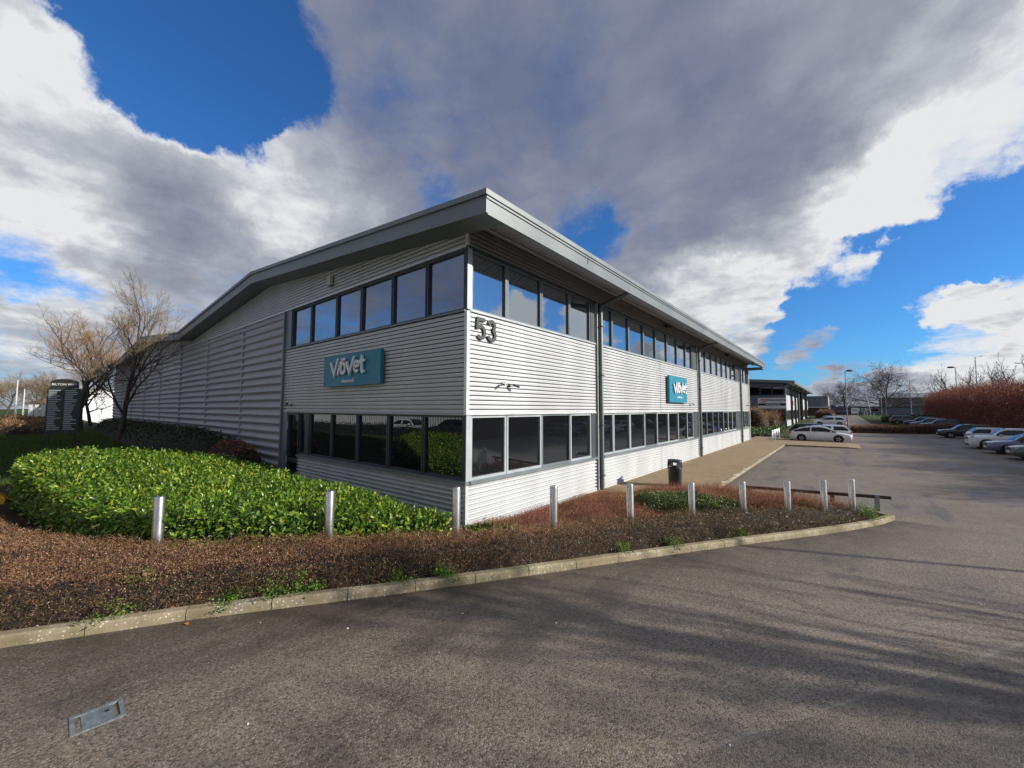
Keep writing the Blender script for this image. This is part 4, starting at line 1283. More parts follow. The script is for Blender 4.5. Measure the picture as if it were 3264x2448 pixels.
# shrubs in the building's shade and beyond
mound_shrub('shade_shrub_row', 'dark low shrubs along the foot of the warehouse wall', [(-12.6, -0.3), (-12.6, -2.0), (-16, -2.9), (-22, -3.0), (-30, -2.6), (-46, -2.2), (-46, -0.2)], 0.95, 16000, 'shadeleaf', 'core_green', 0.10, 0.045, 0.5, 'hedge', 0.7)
mound_shrub('brown_shrub', 'small russet shrub at the near end of the dark shrub row', [(-10.9, -0.4), (-10.8, -1.7), (-12.0, -2.1), (-12.9, -1.6), (-12.8, -0.4)], 0.95, 2600, 'redleaf', 'core_brown', 0.07, 0.035, 0.5, 'shrub', 0.6)
# lawn on the mound
LAWN = [(-10.0, -7.2), (-10.2, -3.4), (-12.4, -2.2), (-16, -3.0), (-22, -3.1), (-40, -2.6), (-48, -7.4), (-30, -7.6)]
n = 60000
P = sample_poly(LAWN, n)
P = P[rng.random(n) < np.clip(1.3 - (P[:, 0] + 10) / -26, 0.12, 1)]
A = np.column_stack([P, gz(P[:, 0], P[:, 1]) - 0.05])
td = rng.normal(size=(len(A), 3)) * 0.45; td[:, 2] = 1
V, F = leaves_quad(A, td, 0.09 + 0.10 * rng.random(len(A)), np.full(len(A), 0.014))
tag(link('grass', npmesh('grass', V, F), 'blade'), 'short shaded grass on the bank behind the laurel hedge', 'grass', kind='stuff')
n = 500
mound_shrub('ground_cover', 'brown ground cover lit by the sun at the far left beyond the directory board', [(-36, -7.5), (-36, -6.0), (-52, -3.6), (-75, -3.0), (-75, -8.5)], 0.75, 9000, 'tanleaf', 'core_brown', 0.16, 0.08, 0.4, 'shrubs', 1.2)

# weeds growing at the kerb
wdesc = ['first bright green weed tuft from the left at the kerb, below the leftmost bollard', 'small low weed at the kerb right of the first weed tuft', 'leafy weed at the kerb below the second bollard', 'weed hanging over the kerb left of the corner bollard', 'weed at the kerb below the building corner',
         'weed tuft at the kerb below the fourth bollard', 'small weed at the kerb below the fifth bollard', 'small weed at the kerb below the sixth bollard', 'spreading bright green weed at the tip of the planting bed']
for k, (x, y, s_) in enumerate([(-0.02, -5.50, 0.48), (0.52, -4.78, 0.20), (0.88, -4.15, 0.36), (1.58, -2.88, 0.26), (1.92, -2.3, 0.26), (3.44, 0.75, 0.26), (4.0, 1.85, 0.24), (4.95, 3.7, 0.2), (7.35, 7.75, 0.42)]):
    root = empty('weed', (x, y, g1(x, y) + 0.07)); tag(root, wdesc[k], 'weed', 'weeds along the kerb')
    n = int(520 * s_ / 0.25)
    st = unit(np.column_stack([rng.normal(size=(14, 2)) * 0.7, np.abs(rng.normal(size=14)) * 0.6 + 0.3]))
    which = rng.integers(0, 14, n); t = rng.random(n) ** 0.7
    A = st[which] * (t * s_)[:, None] + rng.normal(size=(n, 3)) * 0.028
    A[:, 0] *= 1.25; A[:, 1] *= 1.25; A[:, 2] = np.maximum(A[:, 2], 0)
    V, F = leaves_quad(A, rng.normal(size=(n, 3)) + [0, 0, 0.4], 0.025 + 0.02 * rng.random(n), 0.014 + 0.012 * rng.random(n))
    link('foliage', npmesh('weed', V, F), 'weedleaf', root)
    V, F = twigs(np.zeros((14, 3)), st, np.full(14, s_ * 0.95), np.full(14, 0.006))
    link('stems', npmesh('weed_stems', V, F), 'weedleaf', root)

# stray bits on the road
for k, (x, y) in enumerate([(1.19, -4.63), (2.85, -2.82), (2.1, -4.0), (2.55, -6.3), (3.9, -2.2), (5.6, -1.28), (6.4, 1.9), (7.3, 3.3), (8.3, 2.6), (4.6, 0.4), (7.9, 5.2), (6.0, -2.9), (2.9, -5.3), (8.8, 4.2), (3.3, -3.6), (1.35, -6.75)]):
    s_ = rnd.uniform(0.010, 0.02)
    vs = [(rnd.uniform(0.7, 1) * s_ * math.cos(a_ * 1.047), rnd.uniform(0.7, 1) * s_ * 0.7 * math.sin(a_ * 1.047), 0.0) for a_ in range(6)]
    vs += [(v[0] * 0.6, v[1] * 0.6, s_ * 0.5) for v in vs]
    mb = MB().add(vs, [(6, 7, 8, 9, 10, 11)] + [(i, (i + 1) % 6, 6 + (i + 1) % 6, 6 + i) for i in range(6)])
    o = mb.build('stone_chip', 'paint_white', None, (x, y, g1(x, y) + 0.001)); o.rotation_euler.z = rnd.uniform(0, 6)
    tag(o, 'tiny white stone chip lying loose on the grey road', 'stone chip', 'white chips on the road')
for k, (x, y, lb) in enumerate([(0.55, -5.23, 'fallen orange leaf on the road at the kerb below the leftmost bollard'), (-0.05, -5.75, 'fallen orange leaf on the kerb left of the first weed')]):
    V, F = leaves_big(np.zeros((1, 3)), np.array([[1, 0.2, 0.05]]), np.array([[0, 0, 1.0]]), np.array([0.075]), np.array([0.045]))
    tag(link('fallen_leaf', npmesh('fallen_leaf', V, F), 'leaf_orange', None, (x, y, g1(x, y) + (0.012 if k == 0 else 0.135))), lb, 'leaf')

# ------------------------------------------------------------------ steel bollards
BOL = [(-1.63, -5.15, 1.59), (-0.06, -3.18, 1.58), (1.32, -1.52, 1.57), (2.34, 0.12, 1.48), (3.12, 2.02, 1.34), (3.85, 4.04, 1.17), (4.73, 5.5, 1.10), (5.61, 6.45, 1.08), (6.36, 7.44, 1.06), (6.96, 8.2, 1.05)]
ordn = ['first', 'second', 'third', 'fourth', 'fifth', 'sixth', 'seventh', 'eighth', 'ninth', 'tenth']
extra = ['leftmost, standing before the middle of the laurel hedge', 'before the right part of the laurel hedge', 'standing before the building corner', 'before the first bay of the sunny wall', 'left of the green mound shrub', 'in front of the green mound shrub', 'right of the green mound shrub', 'third from the bed tip', 'second from the bed tip', 'rightmost, near the end of the timber rail']
for k, (x, y, zt_) in enumerate(BOL):
    z0 = g1(x, y)
    root = empty('bollard', (x, y, z0)); root.rotation_euler = (rnd.uniform(-0.012, 0.012), rnd.uniform(-0.012, 0.012), 0)
    H = zt_ - z0; r = 0.076
    tag(root, '%s brushed steel bollard from the left, %s' % (ordn[k], extra[k]), 'bollard', 'steel bollards along the planting bed')
    MB().lathe([(r, -0.1), (r, H - 0.012), (r - 0.004, H - 0.002)], 28).build('post', 'steel', root)
    MB().lathe([(r - 0.004, H - 0.002), (r - 0.012, H + 0.001), (0.001, H + 0.004)], 28).build('cap', 'steel', root)
# four short posts by the far end of the building
for k, (x, y) in enumerate([(1.99, 36.4), (1.95, 38.4), (1.92, 40.3), (1.88, 42.4)]):
    root = empty('bollard', (x, y, 0.1)); tag(root, '%s short steel post from the near end, left of the white saloon' % ordn[k], 'bollard', 'short posts on the footpath')
    MB().lathe([(0.06, -0.1), (0.06, 1.0), (0.05, 1.01), (0.001, 1.012)], 14).build('post', 'steel', root)

# ------------------------------------------------------------------ litter bin
bx_, by_ = 1.85, 9.2
bn_ = empty('litter_bin', (bx_, by_, 0.1), rad(-38)); tag(bn_, 'black round litter bin with open slots standing on the footpath', 'bin')
def oval(prof, n=26, ex=1.0, ey=0.78):
    m_ = MB().lathe(prof, n); m_.v = [(x * ex, y * ey, z) for x, y, z in m_.v]; return m_
oval([(0.25, 0.0), (0.265, 0.03), (0.29, 0.7), (0.295, 0.72), (0.28, 0.725), (0.26, 0.68), (0.25, 0.4), (0.001, 0.4)]).build('body', 'charcoal', bn_)
oval([(0.302, 0.655), (0.305, 0.70), (0.296, 0.705), (0.294, 0.655)]).build('band', 'black', bn_)
for sx in (-1, 1):
    MB().prism([(-0.13, 0), (0.13, 0), (0.10, 0.18), (-0.10, 0.18)], (sx * 0.262, 0, 0.722), (0, 1, 0), (0, 0, 1), (sx * 0.028, 0, 0), 1.0).build('pillar', 'charcoal', bn_)
oval([(0.298, 0.90), (0.30, 0.955), (0.285, 0.975), (0.2, 0.99), (0.001, 0.995)]).build('hood', 'charcoal', bn_)
oval([(0.001, 0.899), (0.297, 0.899)]).build('hood_underside', 'black', bn_)

# ------------------------------------------------------------------ low timber rail
fr = empty('timber_rail', (4.3, 8.9, 0)); tag(fr, 'low dark timber knee rail at the edge of the car park', 'fence')
a_ = Vector((-0.1, -0.03, 0.36)); b_ = Vector((3.55, 0.85, 0.36)); d_ = (b_ - a_).normalized(); q_ = Vector((-d_.y, d_.x, 0)) * 0.05
mb = MB(); c0 = [a_ - q_, a_ + q_, b_ + q_, b_ - q_]
mb.add([tuple(v) for v in c0] + [(v.x, v.y, v.z + 0.09) for v in c0], [(0, 1, 2, 3), (7, 6, 5, 4), (0, 3, 7, 4), (3, 2, 6, 7), (2, 1, 5, 6), (1, 0, 4, 5)])
mb.build('rail', 'wood', fr)
for t in (0.04, 0.35, 0.63, 0.915):
    c = a_.lerp(b_, t); MB().box(c.x - 0.06, c.x + 0.06, c.y - 0.06, c.y + 0.06, -0.1, 0.357 if t < 0.9 else 0.47).build('post', 'wood' if t < 0.9 else 'galv', fr)

# ------------------------------------------------------------------ directory board on the left
ds = empty('directory_board', (-23.6, -5.25, g1(-23.6, -5.25)), rad(90 - 20)); ds.scale = (0.74, 0.74, 0.76); tag(ds, 'dark green estate directory board with rows of names in the shade', 'sign')
MB().box(-0.80, 0.80, -0.06, 0.06, 0.75, 3.72).build('board', 'greenboard', ds)
for s_ in (-1, 1): MB().box(s_ * 0.62 - 0.05, s_ * 0.62 + 0.05, -0.05, 0.05, -0.2, 0.75).build('leg', 'dark', ds)
mb = MB(); mb.prism([(-0.66, 3.73), (0.66, 3.73), (0.66, 4.12)] + [(0.66 * math.cos(rad(a)), 4.12 + 0.22 * math.sin(rad(a))) for a in range(20, 180, 20)] + [(-0.66, 4.12)], (0, 0.05, 0), (1, 0, 0), (0, 0, 1), (0, -1, 0), 0.1)
hd = mb.build('header', 'black', ds)
o = link('lettering', textmesh('BILTON WAY', 0.2, 0.004, 0.003), 'offwhite', hd); place(o, (0, -0.056, 3.97), (1, 0, 0), (0, 0, 1))
for col_ in (-1, 1):
    for k in range(22):
        wv = rnd.uniform(0.32, 0.62); x0 = -0.72 if col_ < 0 else 0.06; z = 3.55 - k * 0.122
        MB().box(x0, x0 + wv, -0.066, -0.062, z, z + 0.045).build('name_line', 'frame_light', ds)

# yellow grit or planter edge at the far left
yb = empty('yellow_cone_marker', (-7.9, -6.85, g1(-7.9, -6.85))); tag(yb, 'bright yellow marker at the left edge beside the laurel hedge', 'marker')
MB().prism([(-0.12, 0.25), (0.10, 0.25), (0.12, 0.36), (0.02, 0.50), (-0.11, 0.42)], (0, 0, 0), (0.3, 1, 0), (0, 0, 1), (-0.2, 0.05, 0), 0.8).build('panel', 'yellow', yb)
MB().box(-0.02, 0.02, -0.02, 0.02, -0.1, 0.3).build('stake', 'wood', yb)
# ------------------------------------------------------------------ bare trees


def unit1(v):
    return v / (np.linalg.norm(v) + 1e-9)


def bare_tree(seed, height, trunk_r, levels, spread, first=0.28, nsub=(7, 6, 5, 4), lens=(0.55, 0.5, 0.48, 0.45), up=0.25, twig_w=0.010, trunk_split=1, wig=0.14):
    """returns (trunk+limbs mesh data, twig mesh data)"""
    r = random.Random(seed)
    thick = MB(); tw = {'P': [], 'D': [], 'L': [], 'W': []}

    def vec(): return Vector((r.gauss(0, 1), r.gauss(0, 1), r.gauss(0, 1)))

    def branch(p, d, L, rad0, lv):
        npt = 6 if lv == 0 else (5 if lv <= 1 else 4)
        pts = [p.copy()]; dirs = []
        q = p.copy(); dd = d.copy()
        for i in range(npt):
            w_ = wig * (0.5 if lv == 0 else 1.0)
            dd = (dd + vec() * w_ + Vector((0, 0, up * (0.25 if lv < 2 else 0.5)))).normalized()
            q = q + dd * (L / npt); pts.append(q.copy()); dirs.append(dd.copy())
        rs = [max(0.0035, rad0 * (1 - 0.72 * i / npt)) for i in range(npt + 1)]
        if lv < levels:
            thick.tube(pts, rs, 8 if lv == 0 else (5 if lv == 1 else 3), cap=False)
        else:
            for i in range(npt):
                tw['P'].append(pts[i]); tw['D'].append(pts[i + 1] - pts[i]); tw['L'].append((pts[i + 1] - pts[i]).length * 1.05); tw['W'].append(max(twig_w * 0.5, twig_w * (1 - 0.5 * i / npt)))
        if lv >= levels: return
        k = nsub[min(lv, len(nsub) - 1)]
        for j in range(k):
            t = first + (1 - first) * (j + r.random() * 0.8) / k if lv == 0 else 0.18 + 0.82 * (j + r.random()) / k
            t = min(0.99, t); f = t * npt; i = int(f); pp = pts[i].lerp(pts[i + 1], f - i)
            base = dirs[min(i, npt - 1)]
            side = vec(); side = (side - base * side.dot(base)).normalized()
            ang = rad(r.uniform(32, 62)) * spread * (1.0 if lv else (1.15 - 0.55 * t))
            nd = (base * math.cos(ang) + side * math.sin(ang)).normalized()
            ln_ = L * lens[min(lv, len(lens) - 1)] * r.uniform(0.75, 1.2) * (1.15 - 0.45 * t if lv else 1.2 - 0.55 * t)
            branch(pp, nd, ln_, max(0.005, rs[i] * 0.58), lv + 1)
        # leader
        branch(pts[-1], dirs[-1], L * 0.4, rs[-1], lv + 1)

    for k in range(trunk_split):
        d0 = Vector((0, 0, 1)) if trunk_split == 1 else Vector((math.cos(k * 2.4) * 0.28, math.sin(k * 2.4) * 0.28, 1)).normalized()
        branch(Vector((0, 0, -0.1)), d0, height * 0.72, trunk_r, 0)
    n = len(tw['P'])
    V, F = twigs(np.array([tuple(v) for v in tw['P']]), np.array([tuple(v) for v in tw['D']]), np.array(tw['L']), np.array(tw['W']))
    return thick.mesh('trunk'), npmesh('crown', V, F)


def plant_tree(data, x, y, label, bark='bark', twig='twig_tan', rz=0.0, sc=(1, 1, 1), name='bare_tree', group=None, dz=0.0):
    root = empty(name, (x, y, g1(x, y) + dz), rz); root.scale = sc
    tag(root, label, 'tree', group)
    for nm, me_, m in (('trunk', data[0], bark), ('crown', data[1], twig)):
        o = link(nm, me_ if len(me_.materials) == 0 else me_, m, root)
        if o.data.materials[0] != MATS[m]:
            o.material_slots[0].link = 'OBJECT'; o.material_slots[0].material = MATS[m]
    return root


TA = bare_tree(3, 9.2, 0.17, 4, 1.0, 0.20, (9, 7, 6, 5), (0.60, 0.54, 0.50, 0.48), 0.22, 0.021)
TB = bare_tree(8, 9.5, 0.17, 4, 1.15, 0.18, (11, 8, 7, 5), (0.64, 0.56, 0.52, 0.5), 0.22, 0.028)
TC = bare_tree(21, 10.0, 0.26, 4, 1.25, 0.08, (14, 8, 6, 4), (0.82, 0.52, 0.5, 0.46), 0.08, 0.045)
TD = bare_tree(34, 9.0, 0.17, 3, 1.0, 0.25, (14, 6, 3), (0.52, 0.42, 0.4), 0.4, 0.05, wig=0.12)
plant_tree(TA, -26.57, -2.77, 'tall bare tree in front of the warehouse wall, nearest of the left trees', twig='twig_pale', sc=(0.86, 0.86, 1.0))
plant_tree(TA, -46.0, -3.2, 'bare golden-twigged tree behind the directory board', twig='twig_tan', rz=2.1, sc=(1.5, 1.5, 1.15), group='left trees')
plant_tree(TB, -58.0, -1.6, 'farther bare tree showing between the directory board and the nearest tree', twig='twig_tan', rz=3.3, sc=(1.0, 1.0, 1.1), group='left trees')
# hazy wood at far left
for k, (x, y, s_, lb) in enumerate([(-118, -8.5, 0.85, 'leafless tree at the far left edge, behind the white poles'), (-128, -4.5, 0.95, 'leafless tree in the far left background, right of the poles'), (-122, -1.5, 0.75, 'leafless tree in the far left background, behind the white gate'), (-140, -12, 1.1, 'tall leafless tree in the far left background, half out of frame'), (-150, 1.0, 1.0, 'leafless tree in the far left background, left of the board top')]):
    plant_tree(TB, x, y, lb, twig='twig_pale', rz=k * 1.3, sc=(s_ * 1.5, s_ * 1.5, s_), group='background trees at left')

# big round tree beyond the car park
plant_tree(TC, 18.5, 170.0, 'large round leafless tree beyond the end of the car park', twig='twig_dark', sc=(1.9, 1.9, 1.38), name='bare_tree')
plant_tree(TC, 8.5, 178.0, 'smaller leafless tree left of the large round one', twig='twig_dark', rz=2.0, sc=(1.1, 1.1, 1.05))
plant_tree(TC, 3.0, 200.0, 'leafless treetop showing over the far grey building', twig='twig_dark', rz=4.0, sc=(0.5, 0.5, 0.85))
# trees rising behind the beech hedge
for k, (x, y, s_, lb) in enumerate([(26.5, 127, 1.12, 'leftmost leafless tree rising above the beech hedge'), (26.5, 112, 1.05, 'leafless tree above the hedge left of the disc-headed lamp'), (26.5, 98, 0.95, 'leafless tree above the hedge right of the tall arm lamp'), (26.5, 84, 0.98, 'leafless tree above the middle of the beech hedge'),
                                    (26.5, 73, 1.05, 'rightmost leafless tree above the beech hedge'), (26.0, 62, 1.05, 'leafless tree above the beech hedge beyond the right edge')]):
    plant_tree(TD, x, y, lb, twig='twig_dark', rz=k * 1.9, sc=(s_ * 1.25, s_ * 1.25, s_ * 1.12), group='trees behind the beech hedge')
# trees to the right, out of frame, whose branch shadows fall across the road
for k, (x, y, s_) in enumerate([(21.5, 5.2, 1.0), (25.5, 8.2, 1.05), (25.0, 0.8, 1.1), (19.5, -4.0, 0.85)]):
    plant_tree(TD, x, y, 'bare roadside tree standing right of the frame, casting shadow on the road', twig='twig_dark', rz=k * 2.2, sc=(s_ * 1.3, s_ * 1.3, s_ * 1.2), group='roadside trees right of the frame')

# ------------------------------------------------------------------ hedges beyond


def box_hedge(name, label, poly, height, nl, lmat, cmat, ll, lw, fuzz=0.25, rr=0.6, step=0.5, cat='hedge', wob=0.12, face_bias=0.6):
    root = empty(name); tag(root, label, cat)
    poly = np.asarray(poly, float)
    hf = lambda P: (height + wob * height * bump2(P, 0.55, 3.0) + wob * 0.6 * height * bump2(P, 1.7, 8)) * (0.35 + 0.65 * edge_round(P, poly, rr))
    heightcore('hedge_core', poly, hf, cmat, root, step, 0.02, 0.9)
    per = resample(np.vstack([poly, poly[:1]]), 0.2)
    nf = int(nl * face_bias)
    idx = rng.integers(0, len(per), nf); Pf_ = per[idx] + rng.normal(size=(nf, 2)) * fuzz * 0.6
    cen_ = poly.mean(0); inner = per[idx] + unit(np.column_stack([cen_ - per[idx], np.zeros(nf)]))[:, :2] * 0
    H_ = height * (0.93 + wob * bump2(Pf_, 0.55, 3.0))
    Af = np.column_stack([Pf_, gz(Pf_[:, 0], Pf_[:, 1]) + rng.random(nf) * H_])
    Pt = sample_poly(poly, nl - nf)
    At = np.column_stack([Pt, gz(Pt[:, 0], Pt[:, 1]) + hf(Pt) + rng.normal(size=len(Pt)) * fuzz * 0.5])
    A_ = np.vstack([Af, At]); d_ = rng.normal(size=(len(A_), 3)); sc_ = 0.6 + 0.8 * rng.random(len(A_))
    V, F = leaves_quad(A_, d_, ll * sc_, lw * sc_)
    tag(link('foliage', npmesh(name, V, F), lmat, root), kind='stuff')
    return root, A_


bh, A_ = box_hedge('beech_hedge', 'tall russet-brown beech hedge along the right side of the car park', [(21.3, 19.5), (24.4, 19.5), (24.8, 60), (25.0, 118), (21.6, 120), (21.0, 90), (21.2, 60)], 5.6, 90000, 'beech', 'core_beech', 0.17, 0.075, 0.8, 2.6, 0.9, wob=0.16)
n = 30000
T = A_[rng.integers(0, len(A_), n)]; td = rng.normal(size=(n, 3)) * 0.7; td[:, 2] = np.abs(td[:, 2]) + 0.5
V, F = twigs(T - unit(td) * 0.3, td, 0.7 + 1.1 * rng.random(n), np.full(n, 0.026))
tag(link('twigs', npmesh('beech_twigs', V, F), 'twig_red', bh), kind='stuff')
box_hedge('clipped_hedge', 'low clipped brown hedge across the end of the car park', [(7.6, 60.0), (8.2, 61.8), (13, 64.8), (18.9, 67.6), (19.6, 66.0), (13.5, 62.6)], 0.98, 9000, 'redleaf', 'core_brown', 0.10, 0.05, 0.08, 0.3, 0.25, wob=0.14)
box_hedge('green_hedge', 'dark green clipped hedge behind the far parked cars', [(13.0, 99), (13.6, 101.5), (18, 106), (22, 114), (23, 112), (19.5, 102), (15, 98)], 1.25, 4500, 'greenleaf', 'core_green', 0.20, 0.12, 0.12, 0.5, 0.5)
mound_shrub('ground_cover', 'bright green ground cover beside the end of the main building', [(-0.9, 43.8), (1.3, 44.6), (1.4, 50), (0.6, 69), (-5, 70), (-5, 45)], 0.45, 9000, 'greenleaf', 'core_green', 0.16, 0.09, 0.5, 'shrubs', 0.7)
box_hedge('straw_shrub', 'straw-coloured leafless shrub before the neighbouring building', [(-4.5, 60), (-1.6, 60), (-1.2, 66), (-4.5, 67)], 3.0, 3500, 'tanleaf', 'core_brown', 0.20, 0.06, 0.3, 1.4, 0.4, 'shrub', 0.2)
box_hedge('bare_bush', 'grey-brown twiggy bush between the straw shrub and the white-panelled building', [(-1.4, 64), (-0.6, 64), (-0.6, 70.5), (-2.6, 70.5)], 2.4, 2500, 'brownleaf', 'core_brown', 0.22, 0.05, 0.35, 1.0, 0.4, 'shrub', 0.2)
mound_shrub('brown_hedge', 'dark brown hedge between the neighbouring building and far cars', [(2.0, 118), (5.5, 118), (6, 128), (2, 130)], 2.0, 1500, 'redleaf', 'core_brown', 0.3, 0.15, 0.4, 'hedge', 1.2)

# lawns beyond
sheet('verge', [(y, 11.6 + max(0, (130 - y)) * 0.02, 60.0) for y in np.arange(96, 240, 4.0)], 'grass', 0.012)

# ------------------------------------------------------------------ neighbouring building
nb = empty('neighbour_unit', (0, 0, 0.15)); tag(nb, 'neighbouring two-storey unit with white panels and dark glazing beyond the car park', 'building')
Y0, Y1 = 73.4, 131.0
MB().box(-26, -0.25, Y0 + 0.25, Y1, -0.3, 7.2).build('inner_wall', 'dark', nb)
MB().box(-26, -0.02, Y0, Y0 + 0.2, 6.75, 7.25).build('upper_band', 'greywall', nb)
mb = MB(); mb.add([(-26, Y0, 7.25), (-0.02, Y0, 7.25), (-0.02, Y0, 7.40), (-12, Y0, 8.42), (-26, Y0, 7.25), ], [(0, 1, 2, 3)]); mb.build('gable_wall', 'greywall', nb)
MB().box(-26, -0.02, Y0, Y0 + 0.2, 2.75, 5.2).build('middle_band', 'greywall', nb)
MB().box(-26, -0.02, Y0, Y0 + 0.2, -0.3, 0.95).build('lower_band', 'greywall', nb)
for z0, z1 in ((5.25, 6.72), (1.0, 2.72)):
    for k in range(9):
        x1 = -0.25 - k * 1.75; x0 = x1 - 1.68
        o = MB().box(x0, x1, Y0 + 0.10, Y0 + 0.16, z0, z0 + 0.07).box(x0, x1, Y0 + 0.10, Y0 + 0.16, z1 - 0.07, z1).box(x0, x0 + 0.07, Y0 + 0.10, Y0 + 0.16, z0 + 0.07, z1 - 0.07).box(x1 - 0.07, x1, Y0 + 0.10, Y0 + 0.16, z0 + 0.07, z1 - 0.07).build('window', 'frame_dark', nb)
        MB().quad((x0 + 0.07, Y0 + 0.14, z0 + 0.07), (x1 - 0.07, Y0 + 0.14, z0 + 0.07), (x1 - 0.07, Y0 + 0.14, z1 - 0.07), (x0 + 0.07, Y0 + 0.14, z1 - 0.07)).build('pane', 'glass_low', o)
for (a0, a1, sx) in ((73.45, 80.7, 0), (82.4, 88.6, 0), (90.2, 95.4, 0), (96.5, 107.0, -2.2), (107.6, 117.6, 0), (119.3, 122.0, 0), (124.0, 130.8, 0)):
    m = 'silver' if sx == 0 else 'greywall'
    MB().box(-0.2 + sx, sx, a0, a1, 2.75, 5.2).build('panel', m, nb)
    MB().box(-0.2 + sx, sx, a0, a1, 0.05, 0.98).build('panel', m, nb)
    for z0, z1 in ((5.25, 6.8), (1.03, 2.7)):
        k = max(1, int((a1 - a0) / 2.4))
        for q in range(k):
            b0 = a0 + (a1 - a0) * q / k + 0.04; b1 = a0 + (a1 - a0) * (q + 1) / k - 0.04
            o = MB().box(sx - 0.16, sx - 0.08, b0, b1, z0, z0 + 0.06).box(sx - 0.16, sx - 0.08, b0, b1, z1 - 0.06, z1).box(sx - 0.16, sx - 0.08, b0, b0 + 0.08, z0 + 0.06, z1 - 0.06).box(sx - 0.16, sx - 0.08, b1 - 0.08, b1, z0 + 0.06, z1 - 0.06).build('window', 'frame_light', nb)
            MB().quad((sx - 0.12, b0 + 0.08, z0 + 0.06), (sx - 0.12, b1 - 0.08, z0 + 0.06), (sx - 0.12, b1 - 0.08, z1 - 0.06), (sx - 0.12, b0 + 0.08, z1 - 0.06)).build('pane', 'glass_low', o)
for y in (81.6, 89.4, 95.9, 107.3, 118.5, 123.0):
    MB().box(-0.1, 0.12, y - 0.35, y + 0.35, 0, 7.0).build('column', 'postgrey', nb)
    MB().tube([(0.2, y, 0), (0.2, y, 6.7), (1.0, y, 7.05)], 0.09, 6).build('downpipe', 'postgrey', nb)
MB().box(-0.2, 0.0, Y0, Y1, 6.85, 7.4).build('upper_band', 'silver_dark', nb)
mb = MB(); x0, x1 = -12.2, 1.2
for (xa, xb, za, zb) in ((-12.2, 1.3, 8.62, 7.53), (-26, -12.2, 7.4, 8.62)):
    mb.add([(xa, Y0 - 0.8, za - 0.45), (xb, Y0 - 0.8, zb - 0.45), (xb, Y1 + 0.8, zb - 0.45), (xa, Y1 + 0.8, za - 0.45), (xa, Y0 - 0.8, za), (xb, Y0 - 0.8, zb), (xb, Y1 + 0.8, zb), (xa, Y1 + 0.8, za)],
           [(0, 3, 2, 1), (4, 5, 6, 7), (0, 1, 5, 4), (1, 2, 6, 5), (2, 3, 7, 6), (3, 0, 4, 7)])
mb.build('roof', 'frame', nb)
ws = empty('wholesaler_sign', (-2.02, 73.33, 4.04)); tag(ws, 'white wholesaler sign with orange emblem on the neighbouring building', 'sign')
ws.location.z += 0.15 * 0
MB().box(-2.0, 2.0, -0.06, 0.0, -0.88, 0.88).build('board', 'white', ws)
MB().box(-1.95, 1.95, -0.066, -0.062, -0.40, -0.02).build('band', 'black', ws)
def sgn(txt, size, x, z, m, bold=0.0, sp=1.0):
    o = link('lettering', textmesh(txt, size, 0.003, bold, 'CENTER', sp), m, ws); o.matrix_basis = Matrix(((1, 0, 0, x), (0, 0, -1, -0.071), (0, 1, 0, z), (0, 0, 0, 1)))
sgn('EDMUNDSON', 0.42, 0.78, 0.50, 'car_navy', 0.010, 0.95)
sgn('ELECTRICAL', 0.19, 0.78, 0.16, 'car_navy', 0.002, 1.55)
sgn('WHOLESALERS', 0.28, 0.15, -0.21, 'white', 0.006, 1.15)
sgn('TRADE COUNTER', 0.15, 0.3, -0.62, 'car_navy', 0.0, 1.3)
em = MB().prism([(-1.75, 0.48), (-0.60, 0.48), (-0.48, 0.70), (-1.55, 0.70)], (0, -0.07, 0), (1, 0, 0), (0, 0, 1), (0, -0.01, 0), 1.0).build('emblem', 'orange', ws)
MB().prism([(-1.85, 0.12), (-0.85, 0.12), (-0.80, 0.20), (-1.80, 0.20)], (0, -0.07, 0), (1, 0, 0), (0, 0, 1), (0, -0.01, 0), 1.0).build('bar', 'orange', em)
MB().prism([(-0.85, 0.12), (-0.62, 0.47), (-0.72, 0.47), (-1.0, 0.21), (-1.0, 0.12)], (0, -0.071, 0), (1, 0, 0), (0, 0, 1), (0, -0.01, 0), 1.0).build('stroke', 'red', em)
MB().prism([(-1.35, 0.26), (-1.12, 0.26), (-1.05, 0.40), (-1.28, 0.40)], (0, -0.071, 0), (1, 0, 0), (0, 0, 1), (0, -0.01, 0), 1.0).build('stroke', 'black', em)
rs_ = empty('red_wall_notice', (0.04, 85.5, 3.7)); tag(rs_, 'small red and white notice on a white panel of the neighbouring building', 'notice')
MB().box(0, 0.04, -0.5, 0.5, 0.1, 0.9).build('upper_half', 'red', rs_); MB().box(0, 0.04, -0.5, 0.5, -0.5, 0.098).build('lower_half', 'white', rs_)
# slatted timber stack by the neighbour
pl = empty('timber_fence_panel', (-5.0, 71.0, g1(-5, 71))); tag(pl, 'pale slatted timber panel beside the neighbouring building', 'fence')
for k in range(5): MB().box(-1.1, 1.1, -0.05, 0.05, 1.2 + k * 0.36, 1.42 + k * 0.36).build('slat', 'wood_pale', pl)
for sx in (-0.9, 0, 0.9): MB().box(sx - 0.08, sx + 0.08, 0.052, 0.15, 0, 3.2).build('post', 'wood_pale', pl)

